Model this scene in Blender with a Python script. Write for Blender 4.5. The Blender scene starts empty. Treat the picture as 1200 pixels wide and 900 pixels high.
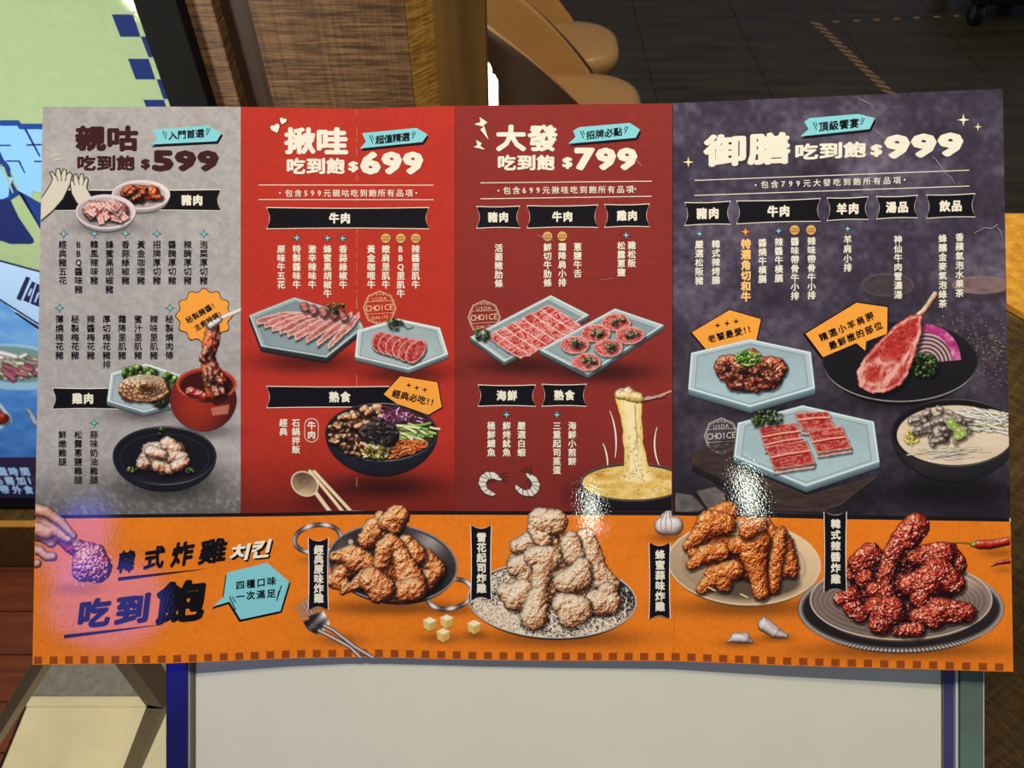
import bpy, math, random
import numpy as np
from mathutils import Vector

# ---------------------------------------------------------------------------
# camera, world, lamps, exposure
# ---------------------------------------------------------------------------
SC = bpy.context.scene
COL = SC.collection
FPX = 901.0                                   # focal length for a 1200 px wide frame
PITCH = math.radians(48)
CAM = np.array([0., 0., 1.5])
FW = np.array([0, math.cos(PITCH), -math.sin(PITCH)])
UPV = np.array([0, math.sin(PITCH), math.cos(PITCH)])
RT = np.array([1., 0, 0])

cd = bpy.data.cameras.new('camera'); cam = bpy.data.objects.new('camera', cd); COL.objects.link(cam)
cam.location = CAM; cam.rotation_euler = (math.radians(90)-PITCH, 0, 0)
cd.sensor_width = 36; cd.lens = FPX/1200*36; cd.clip_start = .01
cd.dof.use_dof = True; cd.dof.focus_distance = .5; cd.dof.aperture_fstop = 20
SC.camera = cam
SC.view_settings.view_transform = 'Standard'; SC.view_settings.look = 'None'
SC.view_settings.gamma = 1; SC.view_settings.exposure = 0
SC.view_settings.use_curve_mapping = False
SC.cycles.transparent_max_bounces = 24

world = bpy.data.worlds.new('world'); SC.world = world; world.use_nodes = True
world.node_tree.nodes['Background'].inputs[0].default_value = (.66, .70, 1, 1)
world.node_tree.nodes['Background'].inputs[1].default_value = .12

def ray(px, py): return FW+(px-600)/FPX*RT-(py-450)/FPX*UPV
def on_y(px, py, y):
    r = ray(px, py); return CAM+r*(y/r[1])
def on_z(px, py, z=0.):
    r = ray(px, py); return CAM+r*((z-1.5)/r[2])
def at_d(px, py, d): return CAM+ray(px, py)*d

# the menu sheet: five stiff sections meeting at shallow folds
FX = [38, 282, 418, 533, 788, 1188]
FD = [.500, .5080, .5118, .5116, .5095, .5005]
def surf(X, Y, layer=0.):
    X = np.asarray(X, float); Y = np.asarray(Y, float)
    D = 1/np.interp(X, FX, [1/d for d in FD])-layer*.00011
    return CAM+D[..., None]*(FW+((X-600)/FPX)[..., None]*RT-((Y-450)/FPX)[..., None]*UPV)

def area(name, loc, target, sx, sy, power, color, shape='RECTANGLE'):
    l = bpy.data.lights.new(name, 'AREA'); l.shape = shape; l.size = sx; l.size_y = sy; l.energy = power; l.color = color
    o = bpy.data.objects.new(name, l); COL.objects.link(o); o.location = loc
    o.rotation_euler = (Vector(target)-Vector(loc)).to_track_quat('-Z', 'Y').to_euler(); return o
def point(name, loc, r, power, color):
    l = bpy.data.lights.new(name, 'POINT'); l.shadow_soft_size = r; l.energy = power; l.color = color
    o = bpy.data.objects.new(name, l); COL.objects.link(o); o.location = loc; return o
def mirror_spot(px, py, dist):
    """where a lamp hangs whose glint falls on that point of the sheet"""
    p = surf(px, py); n = np.cross(surf(px+1, py)-p, surf(px, py+1)-p); n /= np.linalg.norm(n)
    d = p-CAM; d /= np.linalg.norm(d); r = d-2*d.dot(n)*n
    return p+r*dist, p

BC = surf(600, 450)
KEY = point('ceiling_downlight', BC-FW*1.2+UPV*.95+RT*.1, .02, 57, (1, .975, .92))
FILL = area('soft_fill', BC-FW*1.6+UPV*2.2-RT*.8, BC, 1.4, .8, 6, (1, .95, .88))  # added unseen fill behind the camera, lifts the shadows
for nm, qx, qy, ds, sx, sy, pw in (('spot_lamp', 692, 598, 1.6, .018, .11, .5), ('spot_lamp', 877, 578, 1.6, .03, .12, .8)):
    L_, p_ = mirror_spot(qx, qy, ds); area(nm, L_, p_, sx, sy, pw, (.93, 1, .84))
for qx, qy, ds, sx, sy, pw in ((128, 706, 1.0, .19, .15, .52), (92, 632, 1.1, .10, .16, .38)):
    L_, p_ = mirror_spot(qx, qy, ds); area('blue_sign_light', L_, p_, sx, sy, pw, (.12, .14, 1), 'ELLIPSE')
point('chair_fill', (1.0, 2.2, 2.3), .08, 28, (1, .82, .55))  # added unseen light, brightens the chairs and far floor
point('timber_fill', (.05, .35, 2.3), .05, 26, (1, .84, .62))  # added unseen light, brightens the timber boards and gold edge

point('pale_floor_fill', (-.62, .36, .97), .05, 10, (1, .9, .72))  # added out-of-frame light, brightens the pale floor and bronze stand
#ART-BEGIN
# ---------------------------------------------------------------------------
# printed pictures: a small painter that computes the colours of flat print
# (x, y run over the menu sheet, one unit = half a millimetre or so)
# ---------------------------------------------------------------------------
RES = 1.45
LV = np.array([-.45, -.62, .64]); LV /= np.linalg.norm(LV)
HV = LV + np.array([0, 0, 1.]); HV /= np.linalg.norm(HV)

def hsh(i, j, s):
    n = (i.astype(np.int64)*374761393 + j.astype(np.int64)*668265263 + s*1442695041) & 0x7fffffff
    n = ((n ^ (n >> 13))*1274126177) & 0x7fffffff
    return ((n ^ (n >> 16)) & 0xffff)/65535.

def vn(x, y, s=0):
    i = np.floor(x); j = np.floor(y); fx = x-i; fy = y-j
    fx = fx*fx*(3-2*fx); fy = fy*fy*(3-2*fy)
    a = hsh(i, j, s); b = hsh(i+1, j, s); c = hsh(i, j+1, s); d = hsh(i+1, j+1, s)
    return (a*(1-fx)+b*fx)*(1-fy)+(c*(1-fx)+d*fx)*fy

def fbm(x, y, s=0, o=3):
    r = 0; a = .5; t = 0
    for k in range(o):
        r = r+a*vn(x*2**k, y*2**k, s+k*17); t += a; a *= .5
    return r/t

def worley(x, y, s=0):
    i = np.floor(x); j = np.floor(y); best = np.full(x.shape, 9.)
    for di in (-1, 0, 1):
        for dj in (-1, 0, 1):
            px = i+di+hsh(i+di, j+dj, s); py = j+dj+hsh(i+di, j+dj, s+5)
            best = np.minimum(best, (px-x)**2+(py-y)**2)
    return np.sqrt(best)

def ramp(v, stops):
    p = [a for a, c in stops]
    return np.stack([np.interp(v, p, [c[k]/255. for a, c in stops]) for k in range(3)], -1)

def C3(c): return np.array(c, float)/255.

class Art:
    def __init__(s, x0, y0, x1, y1, res=None):
        r = res or RES; s.res = r; s.x0 = x0; s.y0 = y0
        s.X, s.Y = np.meshgrid(np.arange(x0, x1, 1/r), np.arange(y0, y1, 1/r))
        s.rgb = np.zeros(s.X.shape+(3,)); s.a = np.zeros(s.X.shape)
    def win(s, xa, ya, xb, yb):
        r = s.res; h, w = s.X.shape
        return (slice(max(0, int((ya-s.y0)*r)), max(0, min(h, int((yb-s.y0)*r)+2))),
                slice(max(0, int((xa-s.x0)*r)), max(0, min(w, int((xb-s.x0)*r)+2))))
    def over(s, m, c, w=np.s_[:, :]):
        if not isinstance(c, np.ndarray): c = C3(c)
        a = s.a[w]; na = m+a*(1-m); k = np.where(na > 1e-4, m/np.maximum(na, 1e-4), 0)[..., None]
        s.rgb[w] = s.rgb[w]*(1-k)+c*k; s.a[w] = na
    def mul(s, m, w=np.s_[:, :]):
        s.rgb[w] = s.rgb[w]*(1-m[..., None])
    def aa(s, d): return np.clip(.5-d*s.res*.8, 0, 1)

def ell(X, Y, cx, cy, rx, ry, ang=0):
    c, q = math.cos(math.radians(ang)), math.sin(math.radians(ang))
    x = ((X-cx)*c+(Y-cy)*q); y = (-(X-cx)*q+(Y-cy)*c)
    k = np.sqrt((x/rx)**2+(y/ry)**2)
    g = np.sqrt((x/rx**2)**2+(y/ry**2)**2)+1e-6
    return np.where(k < .3, -min(rx, ry)*.7, k*(k-1)/g)

def poly(X, Y, P):
    P = [tuple(p) for p in P]; d = np.full(X.shape, 1e9); ins = np.zeros(X.shape, bool)
    for (ax, ay), (bx, by) in zip(P, P[1:]+P[:1]):
        ex, ey = bx-ax, by-ay; t = np.clip(((X-ax)*ex+(Y-ay)*ey)/(ex*ex+ey*ey+1e-9), 0, 1)
        d = np.minimum(d, (X-ax-t*ex)**2+(Y-ay-t*ey)**2)
        if ay != by:
            ins ^= ((ay > Y) != (by > Y)) & (X < ex*(Y-ay)/(by-ay)+ax)
    return np.where(ins, -1, 1)*np.sqrt(d)

def segd(X, Y, segs):
    """positive inside: distance to the skin of tapered capsules, and a height"""
    dd = np.full(X.shape, -99.); h = np.zeros(X.shape)
    for s in segs:
        if len(s) == 3: s = s+s
        x1, y1, r1, x2, y2, r2 = s
        ex, ey = x2-x1, y2-y1; t = np.clip(((X-x1)*ex+(Y-y1)*ey)/(ex*ex+ey*ey+1e-9), 0, 1)
        d = np.hypot(X-x1-t*ex, Y-y1-t*ey); r = r1+(r2-r1)*t
        dd = np.maximum(dd, r-d); h = np.maximum(h, r*np.sqrt(np.clip(1-(d/r)**2, 0, 1)))
    return dd, h

FRY = [(0, (60, 22, 10)), (.25, (136, 56, 22)), (.45, (204, 106, 46)), (.62, (232, 146, 78)), (.8, (246, 188, 126)), (1, (255, 230, 190))]
SNOW = [(0, (84, 40, 18)), (.25, (164, 96, 50)), (.42, (206, 148, 96)), (.6, (230, 196, 152)), (.8, (240, 220, 190)), (1, (252, 242, 222))]
HONEY = [(0, (64, 16, 4)), (.25, (146, 50, 10)), (.45, (208, 92, 24)), (.68, (228, 124, 44)), (.85, (244, 168, 90)), (1, (255, 226, 180))]
SPICE = [(0, (34, 2, 4)), (.25, (98, 12, 8)), (.45, (154, 30, 18)), (.65, (196, 60, 36)), (.85, (214, 98, 66)), (1, (255, 210, 190))]
PORK = [(0, (110, 50, 44)), (.35, (190, 104, 96)), (.55, (226, 160, 148)), (.75, (244, 204, 190)), (1, (255, 240, 228))]
BEEF = [(0, (92, 14, 14)), (.35, (160, 34, 30)), (.55, (200, 62, 52)), (.75, (228, 120, 106)), (1, (250, 214, 200))]
KIM = [(0, (86, 16, 6)), (.35, (168, 48, 16)), (.55, (214, 84, 36)), (.75, (236, 132, 78)), (1, (255, 212, 176))]
BULG = [(0, (84, 32, 14)), (.28, (170, 88, 48)), (.48, (218, 142, 88)), (.7, (238, 186, 134)), (1, (255, 232, 200))]
PALE = [(0, (120, 60, 40)), (.3, (196, 136, 104)), (.5, (232, 190, 158)), (.78, (244, 220, 196)), (1, (255, 244, 228))]
GREENS = [(0, (8, 24, 6)), (.35, (30, 62, 18)), (.6, (70, 112, 36)), (.8, (130, 162, 70)), (1, (214, 226, 150))]
LEAF = [(0, (22, 60, 14)), (.35, (62, 112, 34)), (.6, (104, 156, 56)), (.8, (160, 196, 92)), (1, (224, 238, 170))]
GREYM = [(0, (70, 48, 40)), (.3, (146, 118, 102)), (.5, (186, 160, 142)), (.75, (216, 198, 180)), (1, (244, 234, 220))]
CHEESE = [(0, (150, 96, 26)), (.35, (204, 154, 62)), (.6, (232, 196, 108)), (.8, (246, 226, 160)), (1, (255, 248, 218))]
SKIN = [(0, (92, 40, 40)), (.35, (178, 112, 92)), (.6, (222, 166, 138)), (.8, (240, 200, 176)), (1, (255, 232, 214))]
STEEL = [(0, (16, 12, 12)), (.35, (60, 54, 52)), (.6, (116, 108, 104)), (.8, (176, 168, 160)), (1, (246, 240, 232))]

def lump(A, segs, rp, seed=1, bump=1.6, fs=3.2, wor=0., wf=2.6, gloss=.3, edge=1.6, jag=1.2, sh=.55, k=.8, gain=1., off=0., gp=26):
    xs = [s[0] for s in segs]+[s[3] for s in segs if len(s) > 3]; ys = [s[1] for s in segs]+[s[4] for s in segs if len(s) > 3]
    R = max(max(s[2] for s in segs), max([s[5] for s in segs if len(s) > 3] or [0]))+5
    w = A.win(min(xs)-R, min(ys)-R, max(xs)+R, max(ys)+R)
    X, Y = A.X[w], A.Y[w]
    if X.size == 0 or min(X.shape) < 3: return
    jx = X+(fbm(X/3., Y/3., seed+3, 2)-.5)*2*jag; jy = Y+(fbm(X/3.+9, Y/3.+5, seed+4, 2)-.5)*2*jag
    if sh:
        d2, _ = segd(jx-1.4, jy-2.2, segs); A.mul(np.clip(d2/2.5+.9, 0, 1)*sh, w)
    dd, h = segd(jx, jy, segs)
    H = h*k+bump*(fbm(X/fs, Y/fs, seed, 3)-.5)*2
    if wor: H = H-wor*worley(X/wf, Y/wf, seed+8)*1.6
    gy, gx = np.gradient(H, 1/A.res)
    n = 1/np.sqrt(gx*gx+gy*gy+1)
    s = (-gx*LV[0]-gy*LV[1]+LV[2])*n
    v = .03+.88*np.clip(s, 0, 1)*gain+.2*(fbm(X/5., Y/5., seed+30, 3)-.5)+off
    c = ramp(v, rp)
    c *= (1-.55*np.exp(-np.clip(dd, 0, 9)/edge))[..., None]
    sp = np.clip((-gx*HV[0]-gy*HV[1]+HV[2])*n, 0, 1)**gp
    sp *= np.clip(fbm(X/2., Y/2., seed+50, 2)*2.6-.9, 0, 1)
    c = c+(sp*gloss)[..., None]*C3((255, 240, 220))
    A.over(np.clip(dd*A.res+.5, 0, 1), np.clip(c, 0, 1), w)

def stroke(A, pts, r, col, hi=None, sh=0.):
    """a rounded strand through pts, lighter along its middle"""
    segs = [(a[0], a[1], r, b[0], b[1], r) for a, b in zip(pts, pts[1:])]
    xs = [p[0] for p in pts]; ys = [p[1] for p in pts]
    w = A.win(min(xs)-r-3, min(ys)-r-3, max(xs)+r+3, max(ys)+r+3); X, Y = A.X[w], A.Y[w]
    if X.size == 0: return
    dd, h = segd(X, Y, segs)
    if sh:
        d2, _ = segd(X-.8, Y-1.2, segs); A.mul(np.clip(d2+.8, 0, 1)*sh, w)
    c = C3(col)*np.ones(X.shape+(3,))
    if hi is not None:
        t = np.clip(dd/r*1.1, 0, 1)[..., None]; c = c*(1-t)+C3(hi)*t
    A.over(np.clip(dd*A.res+.5, 0, 1), c, w)

def strands(A, rnd, inside, n, box, ln, r, cols, bend=.4, sh=.35, ang=None, squash=.6):
    n = int(n*1.25)
    for _ in range(n):
        for t in range(12):
            x = rnd.uniform(box[0], box[2]); y = rnd.uniform(box[1], box[3])
            if inside(x, y): break
        else: continue
        a = rnd.uniform(0, 6.28) if ang is None else ang+rnd.gauss(0, .25)
        L = ln*rnd.uniform(.6, 1.2); pts = []
        b = rnd.uniform(-bend, bend)
        for k in range(4):
            pts.append((x, y)); x += L/3*math.cos(a+b*k); y += L/3*math.sin(a+b*k)*squash
        if not inside(*pts[-1]) and rnd.random() < .93: continue
        c = rnd.choice(cols); hi = tuple(min(255, int(q*1.25+18)) for q in c); lo = tuple(int(q*.72) for q in c)
        stroke(A, pts, r*rnd.uniform(.8, 1.2), lo, hi, sh)

def parsley(A, cx, cy, rx, ry, seed, rp=GREENS, n=None, r=2.):
    rnd = random.Random(seed)
    for i in range(n or int(rx*ry*.32)):
        a = rnd.uniform(0, 6.28); q = math.sqrt(rnd.random())
        lump(A, [(cx+rx*q*math.cos(a), cy+ry*q*math.sin(a), r*rnd.uniform(.6, 1.1))], rp, seed+i, .9, 1.2, gloss=.25, jag=.9, sh=.35, edge=.6, off=rnd.uniform(-.12, .12))

def flatp(A, P, c, blur=0):
    d = poly(A.X, A.Y, P); A.over(A.aa(d), c); return d

def shift(P, dx, dy): return [(x+dx, y+dy) for x, y in P]
def inset(P, k, dx=0, dy=0):
    cx = sum(p[0] for p in P)/len(P); cy = sum(p[1] for p in P)/len(P)
    return [(cx+(x-cx)*k+dx, cy+(y-cy)*k+dy) for x, y in P]

def hexplate(A, P, th=5, base=(172, 190, 190), rim=(206, 220, 216), side=(116, 132, 134), k=.9):
    X, Y = A.X, A.Y
    for t in np.arange(th, 0, -.7):
        A.over(A.aa(poly(X, Y, shift(P, 0, t))), C3(side)*(1.15-.5*t/th))
    d = poly(X, Y, P); A.over(A.aa(d), C3(rim)*.92)
    A.over(A.aa(np.abs(d+1.1)-.7), tuple(min(255, c+28) for c in rim))
    Q = inset(P, k, 0, 1.2); d = poly(X, Y, Q)
    g = .88+.16*(Y-Y.min())/(Y.max()-Y.min())+.06*(fbm(X/9, Y/9, 5)-.5)
    A.over(A.aa(d), C3(base)*g[..., None])
    A.over(A.aa(np.abs(d+.6)-.5)*.5, (92, 108, 112))

def bowl(A, cx, cy, rx, ry, depth, body=(22, 20, 24), rim=(70, 66, 68), inner=(18, 16, 20), taper=.62, hi=(120, 116, 118)):
    X, Y = A.X, A.Y
    for t in np.linspace(1, 0, int(depth*2)+2):
        k = 1-(1-taper)*t**2.2
        g = 1.25-.5*t+.35*np.exp(-((X-cx+rx*.55)/(rx*.2))**2)*(1-t)
        A.over(A.aa(ell(X, Y, cx, cy+t*depth, rx*k, ry*k)), C3(body)*g[..., None])
    d = ell(X, Y, cx, cy, rx, ry); A.over(A.aa(d), rim)
    A.over(A.aa(np.abs(d+.8)-.5)*np.clip(.35+.65*np.sin((X-cx)/rx*2.5+1), 0, 1), hi)
    A.over(A.aa(ell(X, Y, cx, cy+.6, rx-2.2, ry-2.)), inner)

def plate(A, cx, cy, rx, ry, th, face, rim, side, ang=0, inner=.8, swirl=0., hi=.0):
    X, Y = A.X, A.Y
    for t in np.arange(th, 0, -.8):
        A.over(A.aa(ell(X, Y, cx, cy+t, rx*(1-.012*t), ry*(1-.012*t), ang)), C3(side)*(1.1-.4*t/th))
    d = ell(X, Y, cx, cy, rx, ry, ang)
    A.over(A.aa(d), rim)
    g = 1+.12*((X-cx)/rx)-.1*((Y-cy)/ry)+swirl*np.sin(ell(X, Y, cx, cy, rx, ry, ang)*1.3)
    A.over(A.aa(d+1.6), C3(face)*g[..., None])
    d2 = ell(X, Y, cx, cy+ry*.05, rx*inner, ry*inner, ang)
    A.over(A.aa(np.abs(d2)-1.2)*.35, tuple(int(c*.7) for c in face))
    A.over(A.aa(d2)*.5, C3(face)*(.86*g+hi)[..., None])

def slicep(A, P, seed, rp=BEEF, fat=.5, fs=5., ang=0., edgec=(246, 226, 214), ew=1.2, sh=.5, shade=0.):
    """a marbled slice of raw meat"""
    X0 = min(p[0] for p in P)-4; X1 = max(p[0] for p in P)+5; Y0 = min(p[1] for p in P)-4; Y1 = max(p[1] for p in P)+6
    w = A.win(X0, Y0, X1, Y1); X, Y = A.X[w], A.Y[w]
    if X.size == 0: return
    jx = X+(fbm(X/3, Y/3, seed+7, 2)-.5)*1.6; jy = Y+(fbm(X/3+4, Y/3, seed+9, 2)-.5)*1.6
    if sh: A.mul(np.clip(.8-poly(jx-1, jy-2, P)/2.2, 0, 1)*sh, w)
    d = poly(jx, jy, P)
    c_, s_ = math.cos(ang), math.sin(ang); u = (X*c_+Y*s_)/fs; v = (-X*s_+Y*c_)/fs*3
    n = np.abs(fbm(u, v, seed, 3)-.5)*2
    m = np.clip((.2*fat*2-n)*4.5, 0, 1)*.8
    col = ramp(.42+.3*(fbm(X/4, Y/4, seed+2, 3)-.5)+shade, rp)
    col = col*(1-m[..., None]*.75)+C3(edgec)*m[..., None]*.75
    e = np.clip(1-np.abs(d+ew*.5)/ew, 0, 1)[..., None]
    col = col*(1-e*.75)+C3(edgec)*e*.75
    A.over(A.aa(d), np.clip(col, 0, 1), w)

def fn_in(cx, cy, rx, ry): return lambda x, y: ((x-cx)/rx)**2+((y-cy)/ry)**2 < 1

PICS = []
def pic(name, layer, box, res=None):
    def deco(f):
        PICS.append((name, layer, box, f, res)); return f
    return deco

# --- first panel --------------------------------------------------------------
@pic('printed_kimchi_bowl', 4, (128, 206, 202, 252))
def _(A):
    plate(A, 165.2, 228, 34, 17, 6, (205, 190, 184), (232, 222, 218), (176, 162, 160))
    rnd = random.Random(4)
    lump(A, [(150, 226, 9, 178, 226, 9)], KIM, 3, 2.2, 3)
    for i in range(15):
        x = rnd.uniform(145, 186); y = 227+rnd.uniform(-8, 8)*math.sqrt(max(.05, 1-((x-165)/26)**2)); a = rnd.uniform(-.9, .3)
        L = rnd.uniform(4, 9)
        lump(A, [(x-L*math.cos(a)/2, y-L*math.sin(a)/2, 2.8, x+L*math.cos(a)/2, y+L*math.sin(a)/2, 3.6)], KIM, i*7, 1.6, 2.2, gloss=.4, off=rnd.uniform(-.08, .14))

@pic('printed_pork_belly_bowl', 5, (86, 226, 162, 274))
def _(A):
    plate(A, 123.9, 248, 35, 20, 5, (196, 180, 180), (228, 218, 218), (170, 158, 160))
    rnd = random.Random(6)
    lump(A, [(108, 246, 11, 138, 248, 12)], PORK, 3, 2, 4, off=-.1)
    for i in range(17):
        x = rnd.uniform(102, 146); y = 248+rnd.uniform(-11, 11)*math.sqrt(max(.05, 1-((x-124)/27)**2)); a = rnd.uniform(.3, 1.4)
        w_, l_ = rnd.uniform(2.5, 4), rnd.uniform(4, 8); c_, s_ = math.cos(a), math.sin(a)
        P = [(x-l_*c_-w_*s_, y-l_*s_*.8+w_*c_), (x+l_*c_-w_*s_, y+l_*s_*.8+w_*c_), (x+l_*c_+w_*s_, y+l_*s_*.8-w_*c_), (x-l_*c_+w_*s_, y-l_*s_*.8-w_*c_)]
        slicep(A, P, i, PORK, .5, 4, a, shade=rnd.uniform(-.12, .2), edgec=(240, 214, 206))

ARM1 = [(43, 263), (43.5, 238), (52, 227), (60, 214), (61.5, 209), (58.6, 202), (61, 200.6), (65, 206), (66, 198), (69.5, 197.4), (71.6, 205), (74.2, 198), (77.5, 199), (77.8, 205), (82, 201.6), (84.6, 204.5), (82, 216), (74, 233), (62, 247)]
ARM2 = [(107, 230), (101.5, 220), (103.5, 210), (101, 207.5), (98.4, 212), (97.5, 204), (94.4, 203.6), (92, 211), (89.6, 203.6), (86.6, 205), (86, 212.5), (83, 209.6), (82, 214), (84, 227), (90, 238), (98, 244), (107, 240)]
@pic('printed_waving_arms', 4, (40, 192, 112, 268))
def _(A):
    for P in (ARM2, ARM1):
        d = poly(A.X, A.Y, P); A.over(A.aa(d), (216, 209, 188)); A.over(A.aa(np.abs(d)-.55), (40, 34, 32))
    for a, b in (((66, 206), (68, 212)), ((71.6, 205), (72, 212)), ((77.8, 205), (76.5, 212)), ((92, 211), (92.6, 216)), ((98.4, 212), (97, 217)), ((86, 212.5), (87.5, 217))):
        stroke(A, [a, b], .45, (40, 34, 32))
    A.over(A.aa(poly(A.X, A.Y, [(40, 190), (44.3, 190), (43.2, 270), (40, 270)])-0)*0, (0, 0, 0))

@pic('printed_lettuce_pork_plate', 4, (120, 420, 218, 492))
def _(A):
    P = [(130, 437), (171.6, 426), (211, 439), (204, 474), (168.7, 483), (125.5, 470)]
    hexplate(A, P, 5)
    parsley(A, 162, 436, 19, 7, 11, LEAF, 46, 3.4); parsley(A, 196, 450, 12, 14, 12, LEAF, 46, 3.4); parsley(A, 188, 470, 11, 6, 13, LEAF, 26, 3)
    parsley(A, 150, 440, 6, 4, 14, LEAF, 12, 2.6)
    lump(A, [(152, 457, 13, 186, 457, 13)], BULG, 2, 2.2, 3)
    for k in range(6):
        r = 22-k*3.6
        pts = [(169+r*1.25*math.cos(t)+k*.5, 455+r*.62*math.sin(t)-k*.8) for t in np.linspace(.3+k, 5.6+k, 15)]
        for a, b in zip(pts, pts[1:]):
            lump(A, [(a[0], a[1], 2.9, b[0], b[1], 2.9)], BULG, 20+k, .9, 3, sh=.12, gloss=.35, edge=.8, jag=.5, off=.12)

@pic('printed_marinade_jar', 5, (196, 356, 282.6, 512))
def _(A):
    X, Y = A.X, A.Y
    cx = 238.3
    d = ell(X, Y, cx, 468, 39, 37)
    body = np.maximum(d, -(Y-447))
    g = .55+.6*np.clip(1-((X-cx+8)/40)**2, 0, 1)-.25*np.clip((Y-480)/28, 0, 1)+.035*np.sin(Y*1.1+fbm(X/12, Y/6, 3)*3)
    A.over(A.aa(np.maximum(d, -(Y-449))), np.clip(C3((138, 40, 26))*g[..., None], 0, 1))
    A.over(A.aa(ell(X, Y, 242, 450, 35, 19)), (150, 50, 30)); A.over(A.aa(np.abs(ell(X, Y, 242, 450, 34.4, 18.6))-.9), (206, 96, 66))
    A.over(A.aa(ell(X, Y, 242, 451.5, 31, 16)), (62, 14, 10))
    A.over(A.aa(poly(X, Y, [(247, 478), (269, 474), (267, 485), (249, 487)]))*.75, (206, 130, 112))
    lump(A, [(222, 458, 5, 240, 464, 5)], BEEF, 5, 1.5, 3, off=.08)
    seg = [(250, 384, 8), (247, 400, 10), (244, 416, 8), (246, 432, 11), (252, 448, 14), (253, 458, 13)]
    lump(A, [s+seg[i+1] for i, s in enumerate(seg[:-1])], KIM, 4, 2, 5, gloss=.3)
    rnd = random.Random(3)
    for i in range(34):
        t = rnd.uniform(0, 1)**.8; k = t*5; j = min(4, int(k)); f = k-j
        x = seg[j][0]*(1-f)+seg[j+1][0]*f+rnd.uniform(-1, 1)*seg[j][2]*.6; y = seg[j][1]*(1-f)+seg[j+1][1]*f
        a = rnd.uniform(.6, 2.2)
        lump(A, [(x, y, 2.6, x+6*math.cos(a), y+6*math.sin(a), 3.2)], [(0, (110, 20, 10)), (.3, (196, 74, 46)), (.55, (232, 136, 104)), (1, (255, 224, 200))], i*5, 1.2, 2.4, gloss=.5, off=rnd.uniform(-.1, .15))
    stroke(A, [(247, 381), (262, 371), (283, 362)], 2.6, (176, 168, 160), (246, 242, 232), .3)
    lump(A, [(247, 381, 4.6, 256, 375, 4)], [(0, (120, 110, 104)), (.5, (226, 220, 212)), (1, (255, 252, 246))], 1, .2, jag=.2)

@pic('printed_chicken_thigh_plate', 4, (130, 496, 256, 586))
def _(A):
    bowl(A, 192.8, 534, 60.5, 34.5, 14, (20, 20, 26), (30, 30, 36), (20, 20, 26), .8, (130, 128, 132))
    A.over(A.aa(np.abs(ell(A.X, A.Y, 192.8, 537, 52, 28.5))-.6)*.5, (64, 64, 72))
    lump(A, [(176, 528, 10, 206, 528, 11), (172, 540, 11, 208, 541, 12), (192, 548, 9)], PALE, 9, 2.6, 6)
    rnd = random.Random(8)
    for i, (x, y, r, x2, y2) in enumerate([(166, 543, 7, 178, 538), (180, 534, 8, 196, 522), (196, 520, 9, 206, 526), (200, 534, 8, 214, 536), (184, 545, 7, 200, 550), (206, 546, 7, 216, 540), (176, 528, 7, 190, 532)]):
        lump(A, [(x, y, r, x2, y2, r*.85)], PALE, 40+i, 1.9, 4.5, gloss=.25, off=rnd.uniform(-.03, .12))
    for x, y in ((188, 505), (155, 550), (223, 552)): parsley(A, x, y, 6, 3, int(x), LEAF, 9, 1.6)

# --- second panel --------------------------------------------------------------
@pic('printed_pork_slice_plate', 4, (288, 343, 430, 432))
def _(A):
    P = [(292, 369.6), (345, 348.5), (419, 371), (426, 384), (382.6, 419), (306, 406)]
    hexplate(A, P, 6, (140, 158, 160), (168, 184, 184), (46, 50, 54))
    rnd = random.Random(2)
    for i in range(9):
        x0 = 300+i*9.; y0 = 378+i*3.6; x1 = 352+i*8.6; y1 = 369+i*.5; wd = 5.2
        if i > 5: x0 += 4*(i-5); 
        c = 5
        top = []; bot = []
        for k in range(9):
            t = k/8; x = x0+(x1-x0)*t; y = y0+(y1-y0)*t+c*math.sin(t*3.1)*(-.4)-(max(0, t-.7)*14 if i > 3 else 0)
            top.append((x, y-wd*(.7+.3*math.sin(t*3))+rnd.uniform(-.5, .5))); bot.append((x+1, y+wd*(.6+.4*math.sin(t*3))+rnd.uniform(-.4, .4)))
        slicep(A, top+bot[::-1], 30+i, PORK, .4, 12, math.atan2(y1-y0, x1-x0), sh=.55, shade=-.14+.05*(i % 3), ew=1.6)
    for x, y in ((356, 358), (366, 361), (378, 364), (390, 366), (402, 369)):
        lump(A, [(x, y, 4.6, x+2, y+4, 4.4)], PORK, int(x), .8, 3, jag=.4, off=-.05)
        for q in (3.2, 1.6): A.over(A.aa(np.abs(ell(A.X, A.Y, x, y, q*1.15, q))-.5), (172, 78, 76))
    parsley(A, 394, 361, 12, 5.5, 3)

@pic('printed_beef_slice_plate', 5, (412, 366, 530, 444))
def _(A):
    P = [(419, 387), (466, 373.5), (515.5, 384), (525, 415), (479, 433), (416, 418)]
    hexplate(A, P, 5)
    parsley(A, 461, 379, 10, 6, 5); stroke(A, [(470, 379), (478, 386), (484, 384)], .7, (30, 60, 20))
    for i in range(6):
        cx = 446+i*8.2; cy = 401+i*2.2; P = []
        for k in range(16):
            t = 6.283*k/16; P.append((cx+(13+1.5*i*.2)*math.cos(t)*(.85), cy+12.5*math.sin(t)+cx*0+4*math.cos(t)*(-.3*i)))
        slicep(A, P, 60+i, BEEF, .5, 5, .8+.1*i, sh=.6, shade=-.02)

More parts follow.
